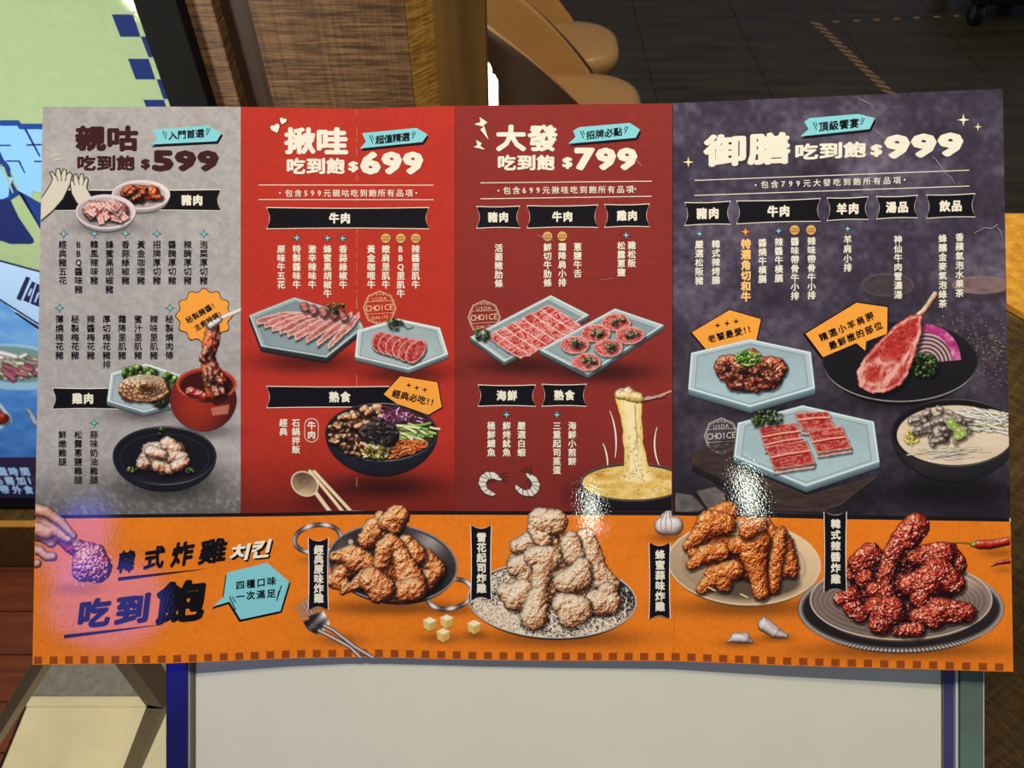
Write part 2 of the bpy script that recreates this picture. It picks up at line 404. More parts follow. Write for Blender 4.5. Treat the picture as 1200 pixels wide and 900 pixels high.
@pic('printed_bibimbap_bowl', 5, (378, 468, 516, 578))
def _(A):
    cx, cy = 447, 506.5
    bowl(A, cx, cy, 65.6, 34.5, 34, (22, 22, 30), (34, 32, 38), (26, 22, 22), .5, (150, 146, 146))
    rnd = random.Random(5)
    IN = fn_in(cx, cy+.5, 61.5, 31)
    def reg(f): return lambda x, y: IN(x, y) and f(x, y)
    def lumps(n, f, rp, r, seed, ln=5, **k):
        q = random.Random(seed)
        for i in range(n):
            for t in range(40):
                x = q.uniform(383, 511); y = q.uniform(474, 540)
                if IN(x, y) and f(x, y): break
            else: continue
            a = q.uniform(0, 3.1); L = q.uniform(.4, 1)*ln
            lump(A, [(x, y, r*q.uniform(.7, 1.1), x+L*math.cos(a), y+L*.6*math.sin(a), r*q.uniform(.6, 1))], rp, seed+i, 1., 2.2, sh=.5, jag=.5, edge=.8, off=q.uniform(-.08, .1), **k)
    A.over(A.aa(ell(A.X, A.Y, cx, cy+.5, 61, 30.5)), (70, 40, 24))
    lumps(80, lambda x, y: x < 424+.25*(y-500)*1 and y > 488, BULG, 2.4, 100)
    lumps(26, lambda x, y: 404 < x < 448 and y < 500, BULG, 4.2, 300, 6)
    strands(A, rnd, reg(lambda x, y: x > 446 and y < 498-(x-446)*.06), 90, (440, 474, 510, 500), 13, .8, [(120, 50, 92), (160, 90, 134), (206, 160, 190), (86, 28, 64)], squash=.7)
    strands(A, rnd, reg(lambda x, y: x > 462 and 494 < y < 520 and y < 530-(x-462)*.2), 60, (462, 496, 508, 520), 22, 1.5, [(150, 186, 90), (206, 220, 150), (110, 150, 60)], .15, ang=.45, squash=.9)
    strands(A, rnd, reg(lambda x, y: x > 456 and y > 516), 80, (456, 516, 500, 540), 11, 1.2, [(214, 92, 36), (236, 126, 60), (190, 70, 24)], squash=.7)
    strands(A, rnd, reg(lambda x, y: 424 < x < 460 and y > 520), 50, (424, 520, 460, 540), 11, 1.3, [(226, 206, 120), (240, 228, 170), (196, 160, 70)], squash=.8)
    for i in range(10): q = rnd.uniform(430, 452); lump(A, [(q, rnd.uniform(524, 536), 2.)], [(0, (170, 130, 20)), (.5, (232, 204, 70)), (1, (255, 246, 160))], i, .3)
    lump(A, [(430, 506, 10, 456, 512, 12), (444, 498, 9)], [(0, (10, 8, 8)), (.6, (46, 36, 34)), (1, (150, 130, 120))], 9, 2, 3, sh=.3)
    strands(A, rnd, fn_in(444, 506, 23, 14), 150, (420, 492, 468, 522), 6, .8, [(30, 22, 24), (56, 44, 44), (20, 14, 16), (96, 80, 74)], 1.)

@pic('printed_spoon_and_chopsticks', 4, (338, 548, 414, 598.6))
def _(A):
    for a, b in (((363, 552), (402, 600)), ((368, 552.5), (412, 600))):
        stroke(A, [a, b], 2., (206, 176, 132), (244, 226, 186), .3)
    X, Y = A.X, A.Y
    stroke(A, [(366, 573), (372, 580), (387, 600)], 2.4, (206, 178, 140), (240, 222, 190), .2)
    d = ell(X, Y, 357, 567, 17, 14, 35); A.over(A.aa(d), (228, 206, 168))
    A.over(A.aa(d+1.6), ramp(.15+.55*np.clip((Y-556)/24, 0, 1)+.3*fbm(X/8, Y/8, 2), [(0, (30, 20, 16)), (.4, (110, 88, 66)), (.8, (196, 170, 130)), (1, (230, 210, 170))]))

# --- third panel -----------------------------------------------------------------
TRAY1 = [(551, 395), (645.6, 346), (690.3, 369), (591, 424)]
@pic('printed_marbled_beef_tray', 4, (546, 342, 694, 432))
def _(A):
    hexplate(A, TRAY1, 5, (150, 170, 170), (190, 206, 202), (90, 106, 106), .88)
    u = np.array([75.5, -37.5]); v = np.array([24., 16.])
    o = np.array([569, 394.])
    for j in range(3):
        for i in range(1):
            P = []
            a = o+v*j*.5; n = 14
            top = [tuple(a+u*k/n+np.array([0, math.sin(k*1.9+j)*1.0])) for k in range(n+1)]
            b = a+v*(.62 if j < 2 else .7)
            bot = [tuple(b+u*k/n+np.array([0, math.sin(k*1.6+j*2)*1.2])) for k in range(n+1)]
            slicep(A, top+bot[::-1], 80+j, BEEF, .75, 6, -.46+1.57*(j == 1), sh=.4, shade=.06, edgec=(250, 222, 212))
    for k in range(1, 7):
        a = o+u*k/7; b = a+v*1.6
        stroke(A, [tuple(a), tuple(a+v*.6+[-1.5, 0]), tuple(b)], .6, (244, 206, 196))
    parsley(A, 565, 391, 9, 7, 8)

TRAY2 = [(632, 410), (720.7, 361.5), (778, 381), (689, 439)]
@pic('printed_rolled_beef_tray', 5, (628, 357, 782, 448))
def _(A):
    hexplate(A, TRAY2, 5, (152, 172, 174), (188, 206, 204), (92, 108, 110), .88)
    for i, (x, y) in enumerate([(722, 377.4), (697.6, 390.4), (738, 392.8), (673.6, 404.3), (713.4, 407.8), (687.4, 424.2)]):
        P = [(x+17*math.cos(t)*(1+.06*math.sin(3*t+i)), y+10.5*math.sin(t)) for t in np.linspace(0, 6.283, 22)[:-1]]
        slicep(A, P, 90+i, BEEF, .7, 4, 0, sh=.5, shade=.04, edgec=(250, 214, 204))
        q = random.Random(i)
        for k in range(16): 
            a = q.uniform(0, 6.28); r = math.sqrt(q.random())
            lump(A, [(x+2+8*r*math.cos(a), y-1+4.6*r*math.sin(a), 1.8)], [(0, (130, 100, 60)), (.45, (222, 202, 154)), (1, (250, 240, 204))] if k % 6 else GREENS, k+i*20, .6, 1.6, sh=.3, jag=.4)

@pic('printed_cheese_pot', 5, (676, 448, 787.6, 598.6))
def _(A):
    X, Y = A.X, A.Y
    cx, cy = 742, 565
    for t in np.linspace(1, 0, 50):
        A.over(A.aa(ell(X, Y, cx, cy+3+t*38, 62*(1-.1*t*t), 22)), C3((16, 14, 18))*(1.3-.5*t+.5*np.exp(-((X-700)/8)**2))[..., None])
    A.over(A.aa(ell(X, Y, cx, cy, 62, 22.5)), (40, 36, 38)); A.over(A.aa(np.abs(ell(X, Y, cx, cy, 61.4, 22))-.5)*.7, (130, 122, 116))
    d = ell(X, Y, cx, cy+.5, 59.5, 20)
    n = fbm(X/9, Y/5, 6, 4)
    c = ramp(.62+.5*(n-.5)-.18*np.exp(-((X-770)/16)**2-((Y-558)/7)**2)-.2*np.exp(-((X-705)/14)**2-((Y-556)/4)**2), CHEESE)
    A.over(A.aa(d), c)
    W = lambda y: np.interp(y, [455, 462, 475, 490, 520, 545, 555, 563], [4, 14, 15, 12.5, 11.5, 15, 20, 28])
    XC = lambda y: np.interp(y, [455, 475, 520, 560], [730, 738, 742, 747])
    k = (X-XC(Y)+(fbm(X/6, Y/14, 4)-.5)*3)/W(Y)
    m = np.clip((1-np.abs(k))*W(Y)*A.res, 0, 1)*(Y > 455)*np.clip((564+3*np.cos(k*2)-Y)/3, 0, 1)
    c = ramp(.46+.5*np.sqrt(np.clip(1-k*k, 0, 1))*.8-.35*np.clip(fbm(X/2.2, Y/30, 9)-.55, 0, 1)*2+.12*(fbm(X/4, Y/4, 3)-.5), CHEESE)
    slot = np.clip(1-np.abs(k-.42)/.07, 0, 1)*(Y > 474)*(Y < 530)*.7
    c = c*(1-slot[..., None])+C3((120, 56, 34))*slot[..., None]
    lump(A, [(779, 464, 1.8, 752, 468, 3)], [(0, (90, 50, 40)), (.6, (190, 150, 130)), (1, (250, 230, 214))], 2, .2)
    stroke(A, [(750, 469), (766, 466), (790, 457)], 1.1, (176, 120, 100), (230, 190, 170))
    A.over(m, np.clip(c, 0, 1))
    lump(A, [(726, 462, 6, 748, 466, 7), (736, 460, 7)], [(0, (170, 130, 50)), (.5, (236, 206, 130)), (1, (255, 248, 220))], 3, 1, 4, sh=0, gloss=.4)
    q = random.Random(1)
    for i in range(150):
        x, y = (q.uniform(688, 786), q.uniform(549, 580)) if i > 60 else (q.gauss(744, 6), q.uniform(500, 558))
        if ((x-cx)/57)**2+((y-cy)/18)**2 < 1 or (y < 560 and abs(x-742) < 10): A.over(A.aa(ell(X, Y, x, y, .7, .5))*.7, (84, 66, 20))

def shrimp(A, cx, cy, s, flip, rot):
    c_, q_ = math.cos(rot), math.sin(rot)
    T = lambda x, y: (cx+s*(flip*x*c_-y*q_), cy+s*(flip*x*q_+y*c_))
    body = [(-9, 8), (-13, 2), (-12, -6), (-6, -12), (3, -13), (10, -9), (14, -5), (9, -4), (3, -5), (-2, -4), (-4, 1), (-2, 6), (4, 9), (9, 11), (6, 14), (1, 14), (-5, 12)]
    P = [T(*p) for p in body]; d = poly(A.X, A.Y, P)
    A.over(A.aa(d), (226, 220, 204)); A.over(A.aa(np.abs(d)-.35), (40, 30, 30))
    for a, b in (((-12, -6), (-4, -4)), ((-9, -10), (-2, -5)), ((-13, 0), (-4, 0)), ((-11, 6), (-3, 4)), ((-6, 11), (0, 7)), ((-3, -13), (1, -5)), ((1, 14), (3, 9)), ((3, -5), (0, -1)), ((6, -5), (4, 0)), ((-1, -4), (-2, 0)), ((10, -9), (20, -10)), ((12, -7), (21, -6)), ((13, -6), (19, -2)), ((9, -10), (18, -15))):
        stroke(A, [T(*a), T(*b)], .35, (50, 36, 36))
    stroke(A, [T(9, -8), T(9.3, -7.8)], .8, (20, 14, 14))

@pic('printed_shrimp_drawing', 4, (552, 543, 602, 586))
def _(A): shrimp(A, 574, 566, 1.05, 1, .15)
@pic('printed_shrimp_drawing', 4, (598, 543, 636, 592))
def _(A): shrimp(A, 619, 569, 1.05, -1, 1.0)

# --- fourth panel -----------------------------------------------------------------
def faded(A, cx, cy, rx, ry, c, al):
    X, Y = A.X, A.Y
    if 1:
        A.over(A.aa(ell(X, Y, cx, cy+6, rx*.9, ry*1.3))*al*.7, (70, 58, 66))
        A.over(A.aa(ell(X, Y, cx, cy, rx, ry))*al, C3(c)*(.8+.4*fbm(X/7, Y/5, 3))[..., None])
        A.over(A.aa(np.abs(ell(X, Y, cx, cy, rx, ry))-.5)*al*.6, (170, 150, 146))
    if cx > 1100: A.over(A.aa(np.abs(ell(X, Y, 1134, 316, 10, 10))-.8)*.4, (150, 130, 126))
pic('printed_faded_bowl', 2, (1100, 300, 1182, 362), 1.)(lambda A: faded(A, 1150, 334, 34, 10, (140, 112, 108), .75))
pic('printed_faded_bowl', 2, (1004, 312, 1078, 362), 1.)(lambda A: faded(A, 1040, 334, 30, 13, (92, 80, 84), .45))

@pic('printed_scattered_salt', 2, (1096, 356, 1182, 462), 1.6)
def _(A):
    q = random.Random(7)
    for i in range(420):
        x = q.uniform(1098, 1181); y = q.gauss(408, 24)
        if not 358 < y < 460: continue
        w = A.win(x-3, y-3, x+3, y+3); r = q.uniform(.4, .95)
        A.over(np.clip(.5-ell(A.X[w], A.Y[w], x, y, r, r*.8)*1.6, 0, 1)*q.uniform(.3, .8), (176, 156, 118), w)

@pic('printed_spiced_beef_plate', 5, (802, 392, 962, 490))
def _(A):
    hexplate(A, [(810, 413.5), (879, 397.4), (950, 412.4), (955, 455), (879, 477), (806.6, 456)], 7, (172, 198, 204), (196, 216, 218), (112, 138, 146), .9)
    lump(A, [(852, 430, 15, 908, 432, 14), (862, 446, 12, 902, 444, 13), (880, 420, 12)], [(0, (60, 12, 6)), (.4, (150, 50, 26)), (.7, (206, 106, 66)), (1, (255, 210, 170))], 5, 2.4, 4, wor=1, gloss=.5)
    q = random.Random(9)
    for i in range(60):
        a = q.uniform(0, 6.28); r = math.sqrt(q.random()); x = 881+40*r*math.cos(a); y = 436+20*r*math.sin(a); b = q.uniform(0, 3.1)
        lump(A, [(x, y, 2.6, x+5*math.cos(b), y+3*math.sin(b), 2.8)], [(0, (70, 12, 8)), (.4, (160, 52, 30)), (.7, (212, 110, 74)), (1, (255, 214, 180))], i, 1.3, 2, gloss=.5, jag=.6, sh=.4, off=q.uniform(-.08, .1))
    strands(A, q, fn_in(877, 420, 16, 9), 80, (860, 410, 894, 430), 6, .9, [(90, 150, 50), (60, 110, 34), (150, 190, 90)], 1)

SLAB = [(810, 531), (862, 512), (862, 545), (945, 580), (1031, 556), (985, 592), (960, 600), (905, 598), (812, 548)]
@pic('printed_wooden_slab', 3, (806, 508, 1036, 602), 1.)
def _(A):
    d = poly(A.X, A.Y, SLAB)
    A.over(A.aa(d), C3((62, 48, 44))*(.75+.5*fbm(A.X/14, A.Y/3, 5))[..., None]); A.over(A.aa(np.abs(d+1)-.5)*.5, (96, 80, 76))
    A.over(A.aa(poly(A.X, A.Y, [(812, 545), (905, 592), (905, 600), (812, 552)])), (30, 24, 26))

@pic('printed_short_rib_plate', 6, (856, 468, 1036, 582))
def _(A):
    hexplate(A, [(864.7, 495.5), (940.6, 475), (1024, 494), (1030.5, 541), (944.7, 570), (860, 535)], 7, (174, 200, 204), (198, 218, 218), (112, 138, 146), .9)
    def block(o, u, v, s):
        o, u, v = map(np.array, (o, u, v))
        base = [tuple(o+u), tuple(o+u+v), tuple(o+v), tuple(o+v+[0, 4]), tuple(o+u+v+[0, 4]), tuple(o+u+[1, 3])]
        slicep(A, [tuple(o+v), tuple(o+u+v), tuple(o+u+v+[0, 5]), tuple(o+v+[0, 5])], s+5, PORK, .6, 4, 0, sh=.5)
        slicep(A, [tuple(o), tuple(o+u), tuple(o+u+v), tuple(o+v)], s, BEEF, .55, 7, -.25, shade=0, edgec=(248, 206, 184), ew=1)
    block((931, 484.), (39., -2.), (9., 20.), 120); block((946, 505.), (40., -6.), (12., 26.), 121)
    block((888.5, 500.), (44., -5.), (8., 25.), 122); block((897, 523.), (48., -7.), (10., 27.), 123)
    for (a, b) in (((893, 512), (938, 505)), ((897, 521), (942, 513)), ((903, 536), (950, 528)), ((936, 492), (972, 489)), ((952, 518), (990, 512))):
        stroke(A, [a, ((a[0]+b[0])/2, (a[1]+b[1])/2-1), b], .8, (250, 186, 160)); stroke(A, [(a[0], a[1]+1.6), (b[0], b[1]+1.6)], .6, (120, 20, 14))
    parsley(A, 900, 489, 18, 8, 21); parsley(A, 888, 494, 8, 5, 22)

@pic('printed_bone_steak_plate', 4, (958, 334, 1152, 484))
def _(A):
    X, Y = A.X, A.Y
    plate(A, 1055, 424, 91, 47, 7, (26, 24, 28), (16, 14, 18), (20, 18, 20), 0, .86)
    A.over(A.aa(np.abs(ell(X, Y, 1055, 424, 90.4, 46.4))-.5)*np.clip((Y-420)/30, .15, 1), (196, 190, 184))
    # onion
    d = ell(X, Y, 1085, 424, 41, 44); w = np.maximum(np.maximum(d, -(X-1072)), Y-426+.1*(X-1080))
    c = ramp(.5+.5*np.sin(-ell(X, Y, 1085, 428, 40, 42)*1.35), [(0, (70, 44, 50)), (.5, (146, 112, 116)), (1, (210, 186, 184))])
    A.over(A.aa(w), c)
    A.over(A.aa(np.maximum(np.abs(d+5)-5.2, w)), ramp(fbm(X/6, Y/6, 3)+.1, [(0, (130, 20, 84)), (.5, (186, 62, 128)), (1, (240, 176, 206))]))
    parsley(A, 1083, 428, 17, 14, 31, n=120, r=2.4)
    # bone
    lump(A, [(1072, 376, 5, 1084, 362, 3.4), (1084, 362, 3.4, 1096, 345, 3.8)], [(0, (120, 60, 40)), (.4, (206, 160, 120)), (.7, (240, 214, 180)), (1, (255, 248, 230))], 2, .6, 5, sh=.2, jag=.5)
    P = [(1081, 368), (1066, 370), (1050, 380), (1028, 402), (1012, 420), (1004, 436), (1006, 452), (1020, 461), (1042, 459), (1056, 450), (1064, 438), (1073, 412), (1079, 390)]
    A.mul(np.clip(.8-poly(X-3, Y-4, P)/4, 0, 1)*.6)
    d = poly(X+(fbm(X/3, Y/3, 5)-.5)*2.5, Y+(fbm(X/3, Y/3, 6)-.5)*2.5, P)
    u = fbm(X/9+Y/20, Y/7-X/18, 44, 3)
    fat = np.clip((.06-np.abs(u-.5))*12, 0, 1)*.7+np.clip(fbm(X/5+Y/9, Y/14, 12)-.52, 0, 1)*3
    c = ramp(.42+.35*(fbm(X/3, Y/3, 3)-.5), BEEF)
    low = np.clip(1-np.abs(ell(X, Y, 1030, 436, 22, 13, -20))/6, 0, 1)
    fat = np.clip(fat+low*.6+np.clip(1-np.abs(d+2.4)/2.4, 0, 1)*.8, 0, 1)
    c = c*(1-fat[..., None]*.8)+C3((246, 206, 190))*fat[..., None]*.8
    ins = A.aa(ell(X, Y, 1042, 416, 12, 7, -30))[..., None]; c = c*(1-ins*.7)+ramp(.4+.2*fbm(X/3, Y/3, 9), BEEF)*ins*.7
    A.over(A.aa(d), np.clip(c, 0, 1))

@pic('printed_beef_soup_bowl', 5, (1042, 462, 1184.5, 582))
def _(A):
    X, Y = A.X, A.Y
    cx, cy = 1119, 507
    bowl(A, cx, cy, 74, 40, 36, (30, 28, 30), (34, 30, 32), (20, 18, 20), .52, (110, 104, 100))
    d = ell(X, Y, cx, cy+3, 68, 35)
    A.over(A.aa(d), ramp(.7+.4*(fbm(X/18, Y/5, 3)-.5), [(0, (176, 140, 112)), (.5, (214, 190, 160)), (1, (240, 226, 200))]))
    q = random.Random(12)
    strands(A, q, fn_in(1110, 528, 56, 12), 34, (1060, 520, 1160, 540), 46, .8, [(228, 208, 180), (206, 182, 152)], .12, ang=.1, sh=.15)
    strands(A, q, fn_in(1150, 491, 36, 16), 130, (1120, 478, 1180, 506), 26, 1.5, [(232, 218, 186), (244, 234, 208), (216, 196, 160)], .2, ang=.35, sh=.2)
    strands(A, q, fn_in(1068, 514, 8, 12), 16, (1060, 505, 1080, 526), 9, 1.6, [(240, 208, 96), (226, 186, 70)], .6)
    for i in range(74):
        a = q.uniform(0, 6.28); r = math.sqrt(q.random()); x = 1100+37*r*math.cos(a); y = 498+21*r*math.sin(a)*(1.1 if x < 1100 else .9)+(x-1100)*.1; b = q.uniform(0, 3.1)
        if ((x-cx)/66)**2+((y-cy-2)/33)**2 > 1: continue
        lump(A, [(x, y, 2.8, x+5*math.cos(b), y+3*math.sin(b), 3)], GREYM, i, 1.2, 2.4, gloss=.25, jag=.6, sh=.3, off=q.uniform(.04, .24))
    for x, y in ((1118, 500), (1124, 504), (1128, 508), (1114, 495), (1122, 511)):
        A.over(A.aa(np.abs(ell(X, Y, x, y, 4, 3))-1.1), (150, 186, 70)); A.over(A.aa(ell(X, Y, x, y, 2, 1.4)), (216, 226, 160))
    A.over(A.aa(poly(X, Y, [(1186, 455), (1190, 455), (1192, 590), (1186.6, 590)]))*0, (0, 0, 0))

@pic('printed_slate_chips', 3, (790, 566, 852, 602), 1.)
def _(A):
    for P, s in (([(791, 577), (812, 580), (826, 596), (818, 600), (791, 600)], 1), ([(815, 575), (838, 570), (850, 578), (848, 598), (830, 598)], 2)):
        d = poly(A.X, A.Y, P); A.over(A.aa(d), C3((104, 96, 92))*(.7+.6*fbm(A.X/8, A.Y/8, s))[..., None]); A.over(A.aa(np.abs(d)-.6)*.6, (40, 34, 36))

# --- orange band ------------------------------------------------------------------
def pieces(A, L, rp, seed, **k):
    for i, s in enumerate(L): lump(A, [(t[0], t[1], t[2]*1.12)+((t[3], t[4], t[5]*1.12) if len(t) > 3 else ()) for t in s], rp, seed+i*13, **k)

@pic('printed_hand_with_drumstick', 5, (38.5, 588, 136, 690))
def _(A):
    lump(A, [(72, 634, 6, 92, 648, 8)], SPICE, 3, 1.6, 3)
    lump(A, [(92, 640, 8, 108, 652, 17), (104, 660, 20, 112, 664, 19), (98, 668, 14)], [(0, (40, 2, 14)), (.3, (110, 20, 30)), (.5, (166, 44, 40)), (.7, (206, 96, 70)), (1, (255, 220, 200))], 5, 2.6, 3, wor=1.2, gloss=.7, gp=14)
    q = random.Random(2)
    for i in range(40):
        x = q.gauss(106, 10); y = q.gauss(660, 11)
        A.over(A.aa(ell(A.X, A.Y, x, y, 1.2, .8, q.uniform(0, 90)))*.9, (244, 220, 190))
    for s in ([(30, 662, 5, 44, 660, 5)], [(30, 640, 6, 46, 645, 6), (46, 645, 6, 54, 652, 5.5), (54, 652, 5.5, 62, 652, 5)], [(30, 626, 7, 48, 628, 6.6), (48, 628, 6.6, 60, 636, 5.8)], [(30, 604, 9, 50, 606, 10), (50, 606, 10, 66, 622, 8), (66, 622, 8, 78, 630, 6.5), (36, 618, 10, 56, 624, 9)], [(34, 596, 8, 54, 600, 7), (54, 600, 7, 72, 612, 5.5), (72, 612, 5.5, 86, 628, 4.2)]):
        lump(A, s, SKIN, 7, .5, 7, gloss=.12, jag=.5, edge=2.2, sh=.4, off=.06)
    A.over(A.aa(ell(A.X, A.Y, 80, 631, 3.6, 2.4, 30))*.6, (250, 220, 206))

@pic('printed_fried_chicken_pan', 4, (340, 592, 556, 718))
def _(A):
    X, Y = A.X, A.Y
    for cx, cy, rx, ry, an in ((372, 631, 27, 16, -8), (527, 696, 27, 17, -12)):
        d = np.abs(ell(X, Y, cx, cy, rx, ry, an))-2.6
        A.over(A.aa(d), ramp(.5-d*.12+.25*np.sin(X*.3), STEEL))
    plate(A, 460, 660, 76.5, 46, 4, (64, 58, 58), (150, 140, 134), (50, 44, 44), 6, .84)
    d = ell(X, Y, 460, 661, 73, 43, 6)
    g = np.clip(.28+.5*np.exp(-((X-505)/22)**2-((Y-634)/18)**2)+.22*np.exp(-((X-400)/14)**2-((Y-645)/20)**2)-.15*np.exp(-((X-470)/60)**2-((Y-690)/16)**2)+.12*(fbm(X/20, Y/9, 2)-.5), 0, 1)
    A.over(A.aa(d), ramp(g, STEEL))
    A.over(A.aa(ell(X, Y, 411, 635, 3, 3)), (190, 180, 170))
    K = dict(bump=2.2, fs=4.4, wor=.8, wf=2.0, gloss=.3)
    pieces(A, [[(400, 668, 10, 500, 676, 16), (450, 630, 16, 480, 690, 14)]], FRY, 3, off=-.34, **{k: v for k, v in K.items()})
    pieces(A, [[(498, 652, 9, 512, 668, 10), (504, 676, 10, 492, 694, 7)], [(430, 632, 10, 440, 620, 13), (446, 606, 7)], [(452, 612, 9, 466, 605, 13), (462, 615, 10)],
               [(476, 636, 9, 486, 650, 13)], [(398, 672, 8, 412, 664, 10), (390, 680, 8, 402, 684, 8)], [(392, 652, 6, 412, 650, 11), (418, 656, 14, 428, 660, 12)],
               [(446, 660, 8, 452, 642, 11), (458, 636, 10, 466, 640, 8), (470, 650, 9, 482, 682, 16)], [(460, 695, 10, 486, 690, 13)],
               [(402, 693, 4, 418, 684, 6), (418, 684, 6, 428, 676, 9)], [(436, 680, 14, 448, 690, 14), (442, 696, 10)]], FRY, 7, **K)

@pic('printed_table_forks', 3, (343, 690, 452, 771))
def _(A):
    for dx, dy in ((0, 6), (6, 0)):
        for k in range(4):
            stroke(A, [(347+dx+k*4.2, 705+dy-k*2.2), (356+dx+k*4, 722+dy-k*2), (362+dx+k*3.2, 732+dy-k*.8)], .9, (66, 58, 60), (214, 204, 196))
        P = [(355+dx, 722+dy), (373+dx, 716+dy), (380+dx, 728+dy), (380+dx, 735+dy), (370+dx, 737+dy), (361+dx, 732+dy)]
        A.over(A.aa(poly(A.X, A.Y, P)), ramp(.3+.6*np.clip((A.X-A.Y*.4-66-dx)/20, 0, 1)**2+.2*np.sin((A.X+A.Y)*.35), STEEL))
        stroke(A, [(374+dx, 733+dy), (384+dx, 738+dy), (410+dx, 752+dy+dx), (428+dx*3, 776+dy*0)], 2.4, (54, 46, 48), (220, 210, 202), .4)

def cube(A, x, y, s):
    T = [(x-s, y-s*.5), (x, y-s), (x+s, y-s*.5), (x, y)]
    flatp(A, [(x-s, y-s*.5), (x, y), (x, y+s*1.1), (x-s*.9, y+s*.6)], (226, 190, 110)); flatp(A, [(x, y), (x+s, y-s*.5), (x+s*.9, y+s*.6), (x, y+s*1.1)], (206, 164, 78)); flatp(A, T, (250, 238, 190))
for _x, _y in ((503.7, 731), (523.5, 728), (519.6, 744), (555.7, 734.5)):
    pic('printed_cheese_cube', 5, (_x-10, _y-10, _x+10, _y+11))(lambda A, x=_x, y=_y: cube(A, x, y, 8))

@pic('printed_snow_cheese_chicken_plate', 5, (546, 590, 752, 754))
def _(A):
    X, Y = A.X, A.Y
    plate(A, 647, 703, 99, 45, 3, (34, 30, 32), (206, 196, 184), (30, 26, 28), 2, .86)
    n = vn(X*1.1, Y*1.1, 3)+.5*vn(X*.5, Y*.5, 5)
    d = ell(X, Y, 647, 704, 96, 43, 2)
    low = np.clip((Y-700)/22, 0, 1)*.35+np.clip((612-X)/40, 0, .35)
    A.over(A.aa(d)*np.clip((n-.88+low)*5, 0, 1), ramp(n, [(0, (150, 120, 90)), (1, (246, 232, 206))]))
    K = dict(bump=2.2, fs=4.6, wor=.9, wf=2., gloss=.1, off=.03)
    K2 = dict(K, off=-.3)
    pieces(A, [[(612, 660, 16, 690, 700, 18), (640, 634, 14, 676, 690, 20), (610, 690, 16, 700, 690, 16)]], SNOW, 3, **K2)
    pieces(A, [[(606, 640, 8, 622, 634, 11)], [(686, 632, 12, 692, 656, 15), (696, 668, 14, 714, 686, 11)], [(672, 650, 12, 668, 634, 11)], [(626, 618, 8, 636, 632, 10), (634, 610, 14, 650, 612, 14)],
               [(606, 664, 11, 624, 660, 13), (616, 676, 10)], [(592, 692, 9, 604, 700, 15), (612, 694, 14)], [(700, 706, 14, 714, 706, 13), (712, 694, 11)],
               [(662, 682, 12, 678, 676, 15), (682, 664, 10)], [(626, 652, 11, 644, 654, 13), (636, 664, 11, 632, 690, 9), (630, 700, 11, 626, 722, 15)], [(660, 708, 12, 678, 714, 15), (668, 722, 13)]], SNOW, 31, **K)
    q = random.Random(3)
    for s in range(700):
        x = q.uniform(585, 722); y = q.uniform(596, 740); w = A.win(x-2, y-2, x+2, y+2)
        if A.a[w].size and A.a[w].min() > .9: A.over(A.aa(ell(X[w], Y[w], x, y, .9, .7))*.55, (250, 240, 222), w)

def garlic(A, s, seed):
    lump(A, s, [(0, (96, 72, 72)), (.35, (168, 148, 142)), (.6, (216, 204, 196)), (1, (250, 246, 240))], seed, .25, 6, jag=.25, gloss=.1, off=.12)
@pic('printed_garlic_bulb', 3, (762, 592, 808, 632))
def _(A):
    garlic(A, [(778, 616, 11, 790, 616, 11), (782, 606, 8, 784, 600, 4)], 3)
    for dx in (-8, -2, 5): stroke(A, [(782+dx*.3, 600), (782+dx, 612), (782+dx*.8, 624)], .5, (150, 128, 126))
@pic('printed_garlic_clove', 5, (848, 732, 888, 758))
def _(A): garlic(A, [(853, 752, 1.5, 862, 746.5, 5), (862, 747, 6, 873, 747.5, 6.5), (873, 748, 6, 881, 752, 2)], 5); stroke(A, [(862, 742), (872, 744), (879, 750)], .4, (170, 140, 130))
@pic('printed_garlic_clove', 5, (882, 718, 926, 752))
def _(A): garlic(A, [(895, 724, 2, 896, 732, 7), (896, 732, 8, 908, 740, 7), (908, 741, 6.5, 921, 745, 3)], 6); stroke(A, [(897, 726), (905, 735), (918, 742)], .4, (170, 140, 130))

@pic('printed_honey_garlic_chicken_plate', 4, (780, 584, 966, 716))
def _(A):
    X, Y = A.X, A.Y
    plate(A, 872, 660, 90, 49, 4, (206, 178, 140), (232, 212, 178), (160, 126, 88), 3, .8)
    A.mul(np.clip(-ell(X, Y, 880, 684, 62, 22)/8, 0, 1)*.5)
    K = dict(bump=2.2, fs=4.2, wor=1.1, wf=2.1, gloss=.5, gp=18)
    pieces(A, [[(836, 640, 14, 900, 650, 16), (840, 660, 10, 880, 670, 10)]], HONEY, 3, off=-.36, **K)
    pieces(A, [[(838, 604, 10, 852, 600, 12)], [(920, 634, 8, 926, 664, 9), (922, 668, 9, 930, 672, 5)], [(806, 640, 6, 824, 622, 11), (832, 614, 15, 850, 614, 12), (812, 648, 6)],
               [(810, 662, 6, 826, 650, 10), (826, 650, 10, 846, 646, 10)], [(896, 616, 9, 906, 632, 11)], [(822, 690, 6, 836, 678, 10), (836, 674, 10, 860, 668, 11), (848, 684, 9)],
               [(916, 622, 5, 912, 640, 9), (912, 640, 9, 906, 688, 7)], [(862, 640, 9, 884, 636, 18), (884, 652, 15, 888, 672, 10), (888, 672, 10, 892, 694, 9)], [(890, 614, 8, 876, 622, 10)]], HONEY, 61, **K)
    for x, y in ((868, 696), (830, 688)): stroke(A, [(x, y), (x+8, y+4)], 1., (210, 150, 70), (250, 226, 180))

